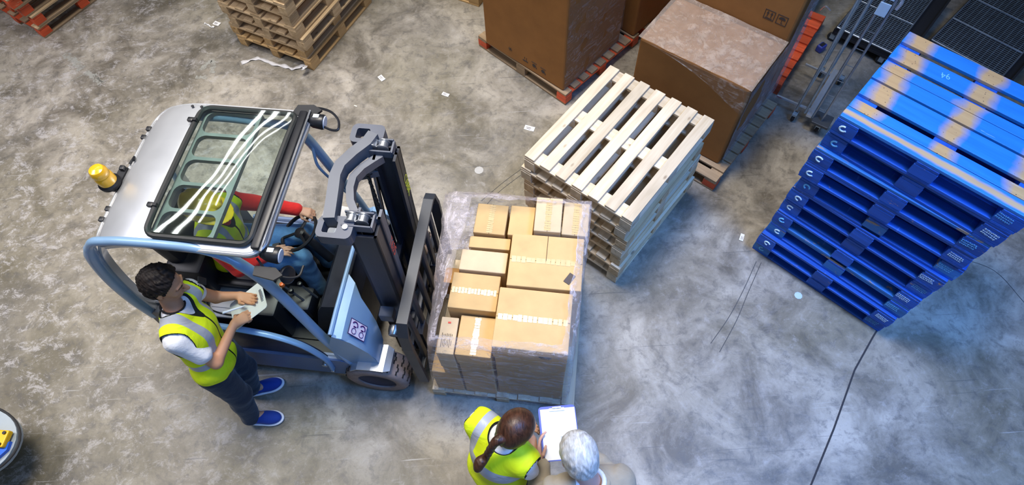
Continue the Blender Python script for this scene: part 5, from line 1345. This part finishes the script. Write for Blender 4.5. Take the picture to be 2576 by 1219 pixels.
# beard shadow: thin layer over the jaw
S = SDF(); S.ell(P(0, .0535, -.076), (.0455, .0445, .038), HM, .03); S.ell(P(0, .017, -.062), (.0625, .060, .046), HM, .03)
S.plane(P(0, .0, -.040), HM.col[2] + HM.col[1] * .15, k=.006); S.plane(P(0, .012, 0), -HM.col[1], k=.01)
S.ell(P(0, .10, -.057), (.022, .03, .014), HM, .006, sub=True)
sdf_obj('beard', S, .004, hair_mat('dark_stubble', (.05, .03, .022), (.12, .07, .05), 90, (1, 1, 1)), root, noise=curls(.0008, 300))
S = SDF(); torso(S, J, .014); [S.cap(J['sh' + a], J['sh' + a].lerp(J['el' + a], .62 if a == 'R' else .30), .066, .064 if a == 'R' else .058, k=.03) for a in 'LR']
up = TM.col[2]; S.cut_cap(J['neck'] + up * .02, J['neck'] + up * .12 + TM.col[1] * .02, .066, .075); S.plane(J['pelvis'] - up * .02, -up)
for a in 'LR': S.plane(J['sh' + a].lerp(J['el' + a], .66), (J['el' + a] - J['sh' + a])) if False else None
sdf_obj('tshirt', S, .006, M_wshirt, root, noise=folds(.0025, 60))
S = SDF(); nn = J['neck'] + up * .028 + TM.col[1] * .006
MB().tube([nn + (TM.col[0] * math.cos(a) + TM.col[1] * math.sin(a)) * .066 + up * (-.018 * math.sin(a) - .002) for a in np.linspace(0, 2 * math.pi, 28, endpoint=False)], .006, 6, closed=True).obj('collar_band', flat('black_trim', (.01, .01, .012), .8), root, smooth=True)
M_vest = hivis('hi_vis_fabric', hb=(.10, .16), hb2=None, vb=(.075, .125), vlow=.16)
vest(J, TM, root, M_vest, hem=-.075, noise=folds(.003, 38))
S = SDF()
Mp = ortho((0, 0, 1), J['fwd']); S.ell(J['pelvis'] - V3(0, 0, .01), (.178, .130, .125), Mp, .05)
for a in 'LR': leg(S, J, a, .018, r=(.092, .066, .052))
S.plane(J['pelvis'] + V3(0, 0, .09), (0, 0, 1)); S.plane((0, 0, .05), (0, 0, -1))
sdf_obj('trousers', S, .007, M_navy, root, noise=folds(.0022, 42, (.3, .5, .7)))
shoe('shoe', J['anR'], (1, -.06, 0), root, M_shoe, M_sole); shoe('shoe', J['anL'], (1, .22, 0), root, M_shoe, M_sole)
MB().box((0, 0, 0), (.010, .05, .06), bev=.006).obj('radio_pouch', M_black, root, tuple(P(0, 0, 0) + V3(.105, .115, -.215)), (0, -.5, .2))
# clipboard and pen
def clipboard(loc, xdir, nrm, L, W, label, back_mat, paper=True, sheet_scale=.93, name='clipboard'):
    X = Vector(xdir).normalized(); N_ = Vector(nrm); N_ = (N_ - X * N_.dot(X)).normalized(); Y = N_.cross(X)
    r = empty(name, loc, 0, label, 'clipboard'); r.matrix_world = Matrix.Translation(loc) @ Matrix((X, Y, N_)).transposed().to_4x4()
    pts = rr(-L / 2, L / 2, -W / 2, W / 2, .022, 4, 1)
    MB().prism(pts, -.0015, .0015, 'xy').obj('board', back_mat, r)
    if paper: MB().prism([(-L / 2 + .006, -W * .48), (L / 2 * .9, -W * .48), (L / 2 * .9, W * .45), (-L / 2 + .006, W * .45)], .002, .0035, 'xy').obj('paper_sheet', M_white, r)
    MB().box((L / 2 - .022, 0, .007), (.020, W * .42, .006), bev=.002).box((L / 2 - .012, 0, .012), (.012, W * .25, .01), bev=.003).obj('clip', M_chrome, r)
    return r
clipboard(V3(-1.815, 1.728, 1.118), (.2523, .1059, .13), (-.4, -.1, 1), .303, .216, 'white clipboard held by the standing man beside the forklift', flat('white_board', (.74, .75, .74), .35), paper=False)
pn = empty('pen', (0, 0, 0), 0, 'white marker pen in the right hand of the standing man', 'pen')
pa = V3(-1.90, 1.64, 1.235); pd = V3(.62, .42, -.40).normalized(); pn.location = pa
MB().lathe([(0, 0), (.007, 0), (.007, .10), (.004, .115), (.001, .128)], (0, 0, 0), pd, 12).obj('pen_body', flat('white_pen', (.85, .85, .9), .3), pn, smooth=True)
MB().lathe([(0, -.022), (.0085, -.022), (.0085, .0), (0, .0)], (0, 0, 0), pd, 12).obj('pen_cap', flat('pen_cap_white', (.8, .8, .86), .3), pn, smooth=True)

# ------------------------------------------------------------------ driver
def W_(s, l, z): return V3(*SL(s, l, z))
J = dict(pelvis=W_(-2.42, 1.88, 1.00), chest=W_(-2.40, 1.885, 1.26), neck=W_(-2.35, 1.885, 1.44), head=W_(-2.34, 1.845, 1.60),
         fwd=(DS * 1 + DN * .02), hfwd=(DS * 1 - DN * .02 + V3(0, 0, -.45)), hup=(DS * .45 + V3(0, 0, 1)),
         shR=W_(-2.34, 1.71, 1.37), shL=W_(-2.34, 2.06, 1.37), elR=W_(-2.24, 1.66, 1.12), wrR=W_(-2.12, 1.86, 1.00), elL=W_(-2.17, 2.17, 1.17), wrL=W_(-1.985, 2.205, 1.065),
         hipR=W_(-2.38, 1.79, .99), hipL=W_(-2.38, 1.97, .99), knR=W_(-1.98, 1.93, .80), knL=W_(-1.99, 2.15, .80), anR=W_(-1.93, 1.87, .42), anL=W_(-1.92, 2.12, .42))
root, J, HM, TM, P, inv = person('driver in a yellow hard hat and red sleeves sitting in the forklift', J, S_mid, dict(
    handL=dict(d=DS * .95 + DN * -.1 + V3(0, 0, -.15), p=(0, 0, -1), t=-DN, curl=(1.1, 1.2, 1.2, 1.2), th=(.8, .8)),
    handR=dict(d=DS * .9 + DN * .25, p=(0, 0, -1), t=DN, curl=(.4, .4, .5, .5), th=(.3, .3))))
root.location = inv
hair_cap(P, HM, J['head'], 1.0, front=.02, thick=.008, low=-.05, mat=M_hairb, parent=root)
M_hat = paint('yellow_hard_hat', (.90, .62, .01), .28, 0, .05, 5, coat=.5)
S = SDF(); S.ell(P(0, -.008, .045), (.112, .135, .098), HM, .02); S.plane(P(0, 0, .022), -HM.col[2], k=.004)
S.cap(P(0, -.11, .10), P(0, .10, .115), .020, k=.03)
for a in (-1, 1): S.cap(P(.05 * a, -.10, .085), P(.05 * a, .09, .095), .012, k=.02)
hat = sdf_obj('hard_hat', S, .006, M_hat, root)
S = SDF(); S.ell(P(0, .03, .028), (.118, .165, .012), HM, .02); sdf_obj('hat_brim', S, .005, M_hat, hat)
S = SDF(); M_red = cloth('red_jersey', (.72, .03, .025)); torso(S, J, .014); [arm(S, J, a, .013, t1=1.93, r=(.052, .043, .034)) for a in 'LR']
up = TM.col[2]; S.cut_cap(J['neck'] + up * .02, J['neck'] + up * .12, .064, .07); S.plane(J['pelvis'] - up * .0, -up); sdf_obj('jersey', S, .006, M_red, root, noise=folds(.002, 70))
vest(J, TM, root, M_vest, hem=-.06, noise=folds(.003, 38))
S = SDF(); S.ell(J['pelvis'], (.180, .135, .115), ortho((0, 0, 1), J['fwd']), .05)
for a in 'LR': leg(S, J, a, .014, r=(.090, .066, .052))
S.plane(J['pelvis'] + V3(0, 0, .09), (0, 0, 1)); M_jean = cloth('blue_jeans', (.10, .24, .44), amp=.25)
sdf_obj('jeans', S, .007, M_jean, root, noise=folds(.003, 45, (.3, .6, 1)))
for a in 'LR':
    s_ = shoe('boot', J['an' + a], J['fwd'], root, M_black, M_black); s_.location.z = .365

# ------------------------------------------------------------------ woman at the lower edge
M_hairw = hair_mat('brown_straight_hair', (.022, .008, .004), (.10, .038, .018), 55, (1.2, .5, .2))
fW = V3(.66, .74, 0).normalized()
J = dict(pelvis=V3(-.175, .61, .93), chest=V3(-.150, .655, 1.20), neck=V3(-.105, .70, 1.385), head=V3(-.038, .722, 1.51),
         fwd=fW, hfwd=fW * 1.0 + V3(.25, 0, -.75), hup=fW * .75 + V3(.10, 0, 1),
         shL=V3(-.245, .805, 1.325), shR=V3(-.005, .585, 1.325), elL=V3(-.235, .85, 1.06), wrL=V3(-.02, .85, 1.07), elR=V3(.055, .60, 1.07), wrR=V3(.085, .47, .93),
         hipL=V3(-.245, .67, .90), hipR=V3(-.12, .55, .90), knL=V3(-.21, .70, .49), knR=V3(-.09, .58, .49), anL=V3(-.24, .68, .085), anR=V3(-.13, .54, .085))
J['elR'] = V3(.050, .52, 1.06); J['wrR'] = V3(.055, .73, 1.12)
root, J, HM, TM, P, inv = person('woman with a brown ponytail in a yellow hi-vis vest at the bottom edge', J, S_mid, dict(fem=1, sc=1.02, armr=(.042, .034, .023),
    handL=dict(d=(.9, -.2, -.2), p=(0, -.3, -1), t=(0, -1, .2), sc=.9), handR=dict(d=(-.6, .75, .1), p=(-.4, -.4, .5), t=(.1, 0, 1), sc=.9, curl=(.9, 1, 1, 1))))
S = SDF(); sc = 1.02
S.ell(P(0, -.014, .028), (.092 * sc, .112 * sc, .102 * sc), HM, .02); S.ell(P(0, -.045, -.02), (.078, .070, .075), HM, .03); S.plane(P(0, .062, .03), HM.col[1] - HM.col[2] * .45, k=.012); S.plane(P(0, 0, -.075), -HM.col[2], k=.012)
tail = [P(.0, -.105, -.005), P(-.012, -.15, -.03), V3(-.21, .60, 1.44) - inv, V3(-.245, .575, 1.415) - inv, V3(-.262, .548, 1.39) - inv]
hb = sdf_obj('hair', S, .005, M_hairw, root)
S = SDF(); rad = [.030, .022, .020, .030, .022]
tp_ = smooth_path(tail, 4)
for i in range(len(tp_) - 1):
    f0, f1 = i / (len(tp_) - 1) * 4, (i + 1) / (len(tp_) - 1) * 4
    S.cap(tp_[i], tp_[i + 1], float(np.interp(f0, range(5), rad)), float(np.interp(f1, range(5), rad)), k=.01)
sdf_obj('ponytail', S, .005, M_hairw, root, noise=curls(.0012, 160))
S = SDF(); torso(S, J, .013, fem=1); [S.cap(J['sh' + a], J['sh' + a].lerp(J['el' + a], .5), .056, .054, k=.03) for a in 'LR']
up = TM.col[2]; S.cut_cap(J['neck'] + up * .02, J['neck'] + up * .12, .058, .066); S.plane(J['pelvis'] - up * .02, -up)
sdf_obj('tshirt', S, .006, M_wshirt, root, noise=folds(.002, 60))
nn = J['neck'] + up * .024
MB().tube([nn + (TM.col[0] * math.cos(a) + TM.col[1] * math.sin(a)) * .058 + up * (-.014 * math.sin(a)) for a in np.linspace(0, 2 * math.pi, 28, endpoint=False)], .005, 6, closed=True).obj('collar_band', flat('dark_trim', (.02, .03, .02), .8), root, smooth=True)
vest(J, TM, root, hivis('hi_vis_fabric_banded', hb=(.235, .345), hb2=(.02, .08), vb=(.115, .165), vlow=.34, front=True), hem=-.10, fem=1, neck_r=.088, vneck=.13, noise=folds(.003, 36), arm_r=.066, armcut=.062, inf=.034)
S = SDF(); S.ell(J['pelvis'] - V3(0, 0, .01), (.185, .130, .125), ortho((0, 0, 1), J['fwd']), .05)
for a in 'LR': leg(S, J, a, .014, r=(.088, .062, .048))
S.plane(J['pelvis'] + V3(0, 0, .09), (0, 0, 1)); S.plane((0, 0, .07), (0, 0, -1)); sdf_obj('trousers', S, .008, M_navy, root)
for a in 'LR': shoe('shoe', J['an' + a], fW, root, M_black, M_black)

# ------------------------------------------------------------------ older man at the lower edge
M_hairg = hair_mat('silver_hair', (.36, .35, .33), (.80, .80, .79), 55, (1.3, .35, .5)); M_jack = cloth('khaki_jacket', (.36, .31, .235), amp=.1)
J = dict(pelvis=V3(.37, .36, .96), chest=V3(.355, .39, 1.28), neck=V3(.335, .43, 1.48), head=V3(.275, .545, 1.645),
         fwd=V3(-.12, 1, 0), hfwd=V3(-.30, 1, -.62), hup=V3(-.16, .62, 1),
         shL=V3(.155, .39, 1.40), shR=V3(.49, .43, 1.40), elL=V3(.075, .43, 1.12), wrL=V3(.085, .60, 1.13), elR=V3(.50, .50, 1.13), wrR=V3(.33, .655, 1.17),
         hipL=V3(.28, .36, .92), hipR=V3(.46, .37, .92), knL=V3(.27, .38, .49), knR=V3(.46, .39, .49), anL=V3(.26, .34, .085), anR=V3(.47, .34, .085))
root, J, HM, TM, P, inv = person('grey-haired man in a khaki jacket at the bottom edge, holding a blue clipboard', J, S_pink, dict(sc=1.08, brow=M_hairg,
    handL=dict(d=(.05, .95, .15), p=(1, 0, .1), t=(.15, -.1, 1), curl=(.35, .4, .45, .5), th=(.9, .4)), handR=dict(d=(-.85, .45, -.2), p=(-.1, .0, -1), t=(-.4, .9, .1), curl=(1.0, 1.1, 1.2, 1.2), th=(.9, .9))))
hair_cap(P, HM, J['head'], 1.08, front=.050, thick=.016, low=-.062, noise=folds(.0022, 140, (.3, 1, .2)), mat=M_hairg, parent=root, tilt=.40)
S = SDF(); torso(S, J, .030); [arm(S, J, a, .022, t1=1.88, r=(.056, .046, .040)) for a in 'LR']; S.cap(J['shL'], J['shR'], .074, k=.06)
up = TM.col[2]; S.cut_cap(J['neck'] + up * .015, J['neck'] + up * .12 + TM.col[1] * .05, .078, .095); S.plane(J['pelvis'] - up * .12, -up)
sdf_obj('jacket', S, .006, M_jack, root, noise=folds(.006, 44, (.4, 1, .7)))
for rr_, zz, nm, mt in ((.072, .030, 'shirt_collar', M_wshirt), (.090, .012, 'jacket_collar', M_jack)):
    S = SDF(); N0 = J['neck'] + up * zz
    pts = [N0 + (TM.col[0] * math.cos(a) + TM.col[1] * math.sin(a)) * rr_ + up * (-.02 * math.sin(a)) for a in np.linspace(-math.pi - .9, .9, 22)]
    for a, b in zip(pts, pts[1:]): S.cap(a, b, .012 if rr_ < .08 else .016, k=.006)
    sdf_obj(nm, S, .005, mt, root)
S = SDF(); S.ell(J['pelvis'] - V3(0, 0, .01), (.178, .130, .125), ortho((0, 0, 1), J['fwd']), .05)
for a in 'LR': leg(S, J, a, .016)
S.plane(J['pelvis'] + V3(0, 0, .09), (0, 0, 1)); S.plane((0, 0, .07), (0, 0, -1)); sdf_obj('trousers', S, .008, cloth('grey_trousers', (.10, .10, .11)), root)
for a in 'LR': shoe('shoe', J['an' + a], (-.1, 1, 0), root, M_black, M_black)
clipboard(V3(.213, .758, 1.165), (-.03, .99, .06), (.02, -.15, 1), .315, .225, 'blue clipboard with blank white paper held out by the grey-haired man', flat('royal_blue_board', (.02, .06, .45), .35))
pn = empty('pen', V3(.238, .722, 1.215), 0, 'grey pen tip showing beside the hair of the grey-haired man', 'pen')
pd = V3(-.35, .12, -.55).normalized(); MB().lathe([(0, -.07), (.0045, -.07), (.0045, .02), (.001, .04)], (0, 0, 0), pd, 10).obj('pen_body', F_metal, pn, smooth=True)
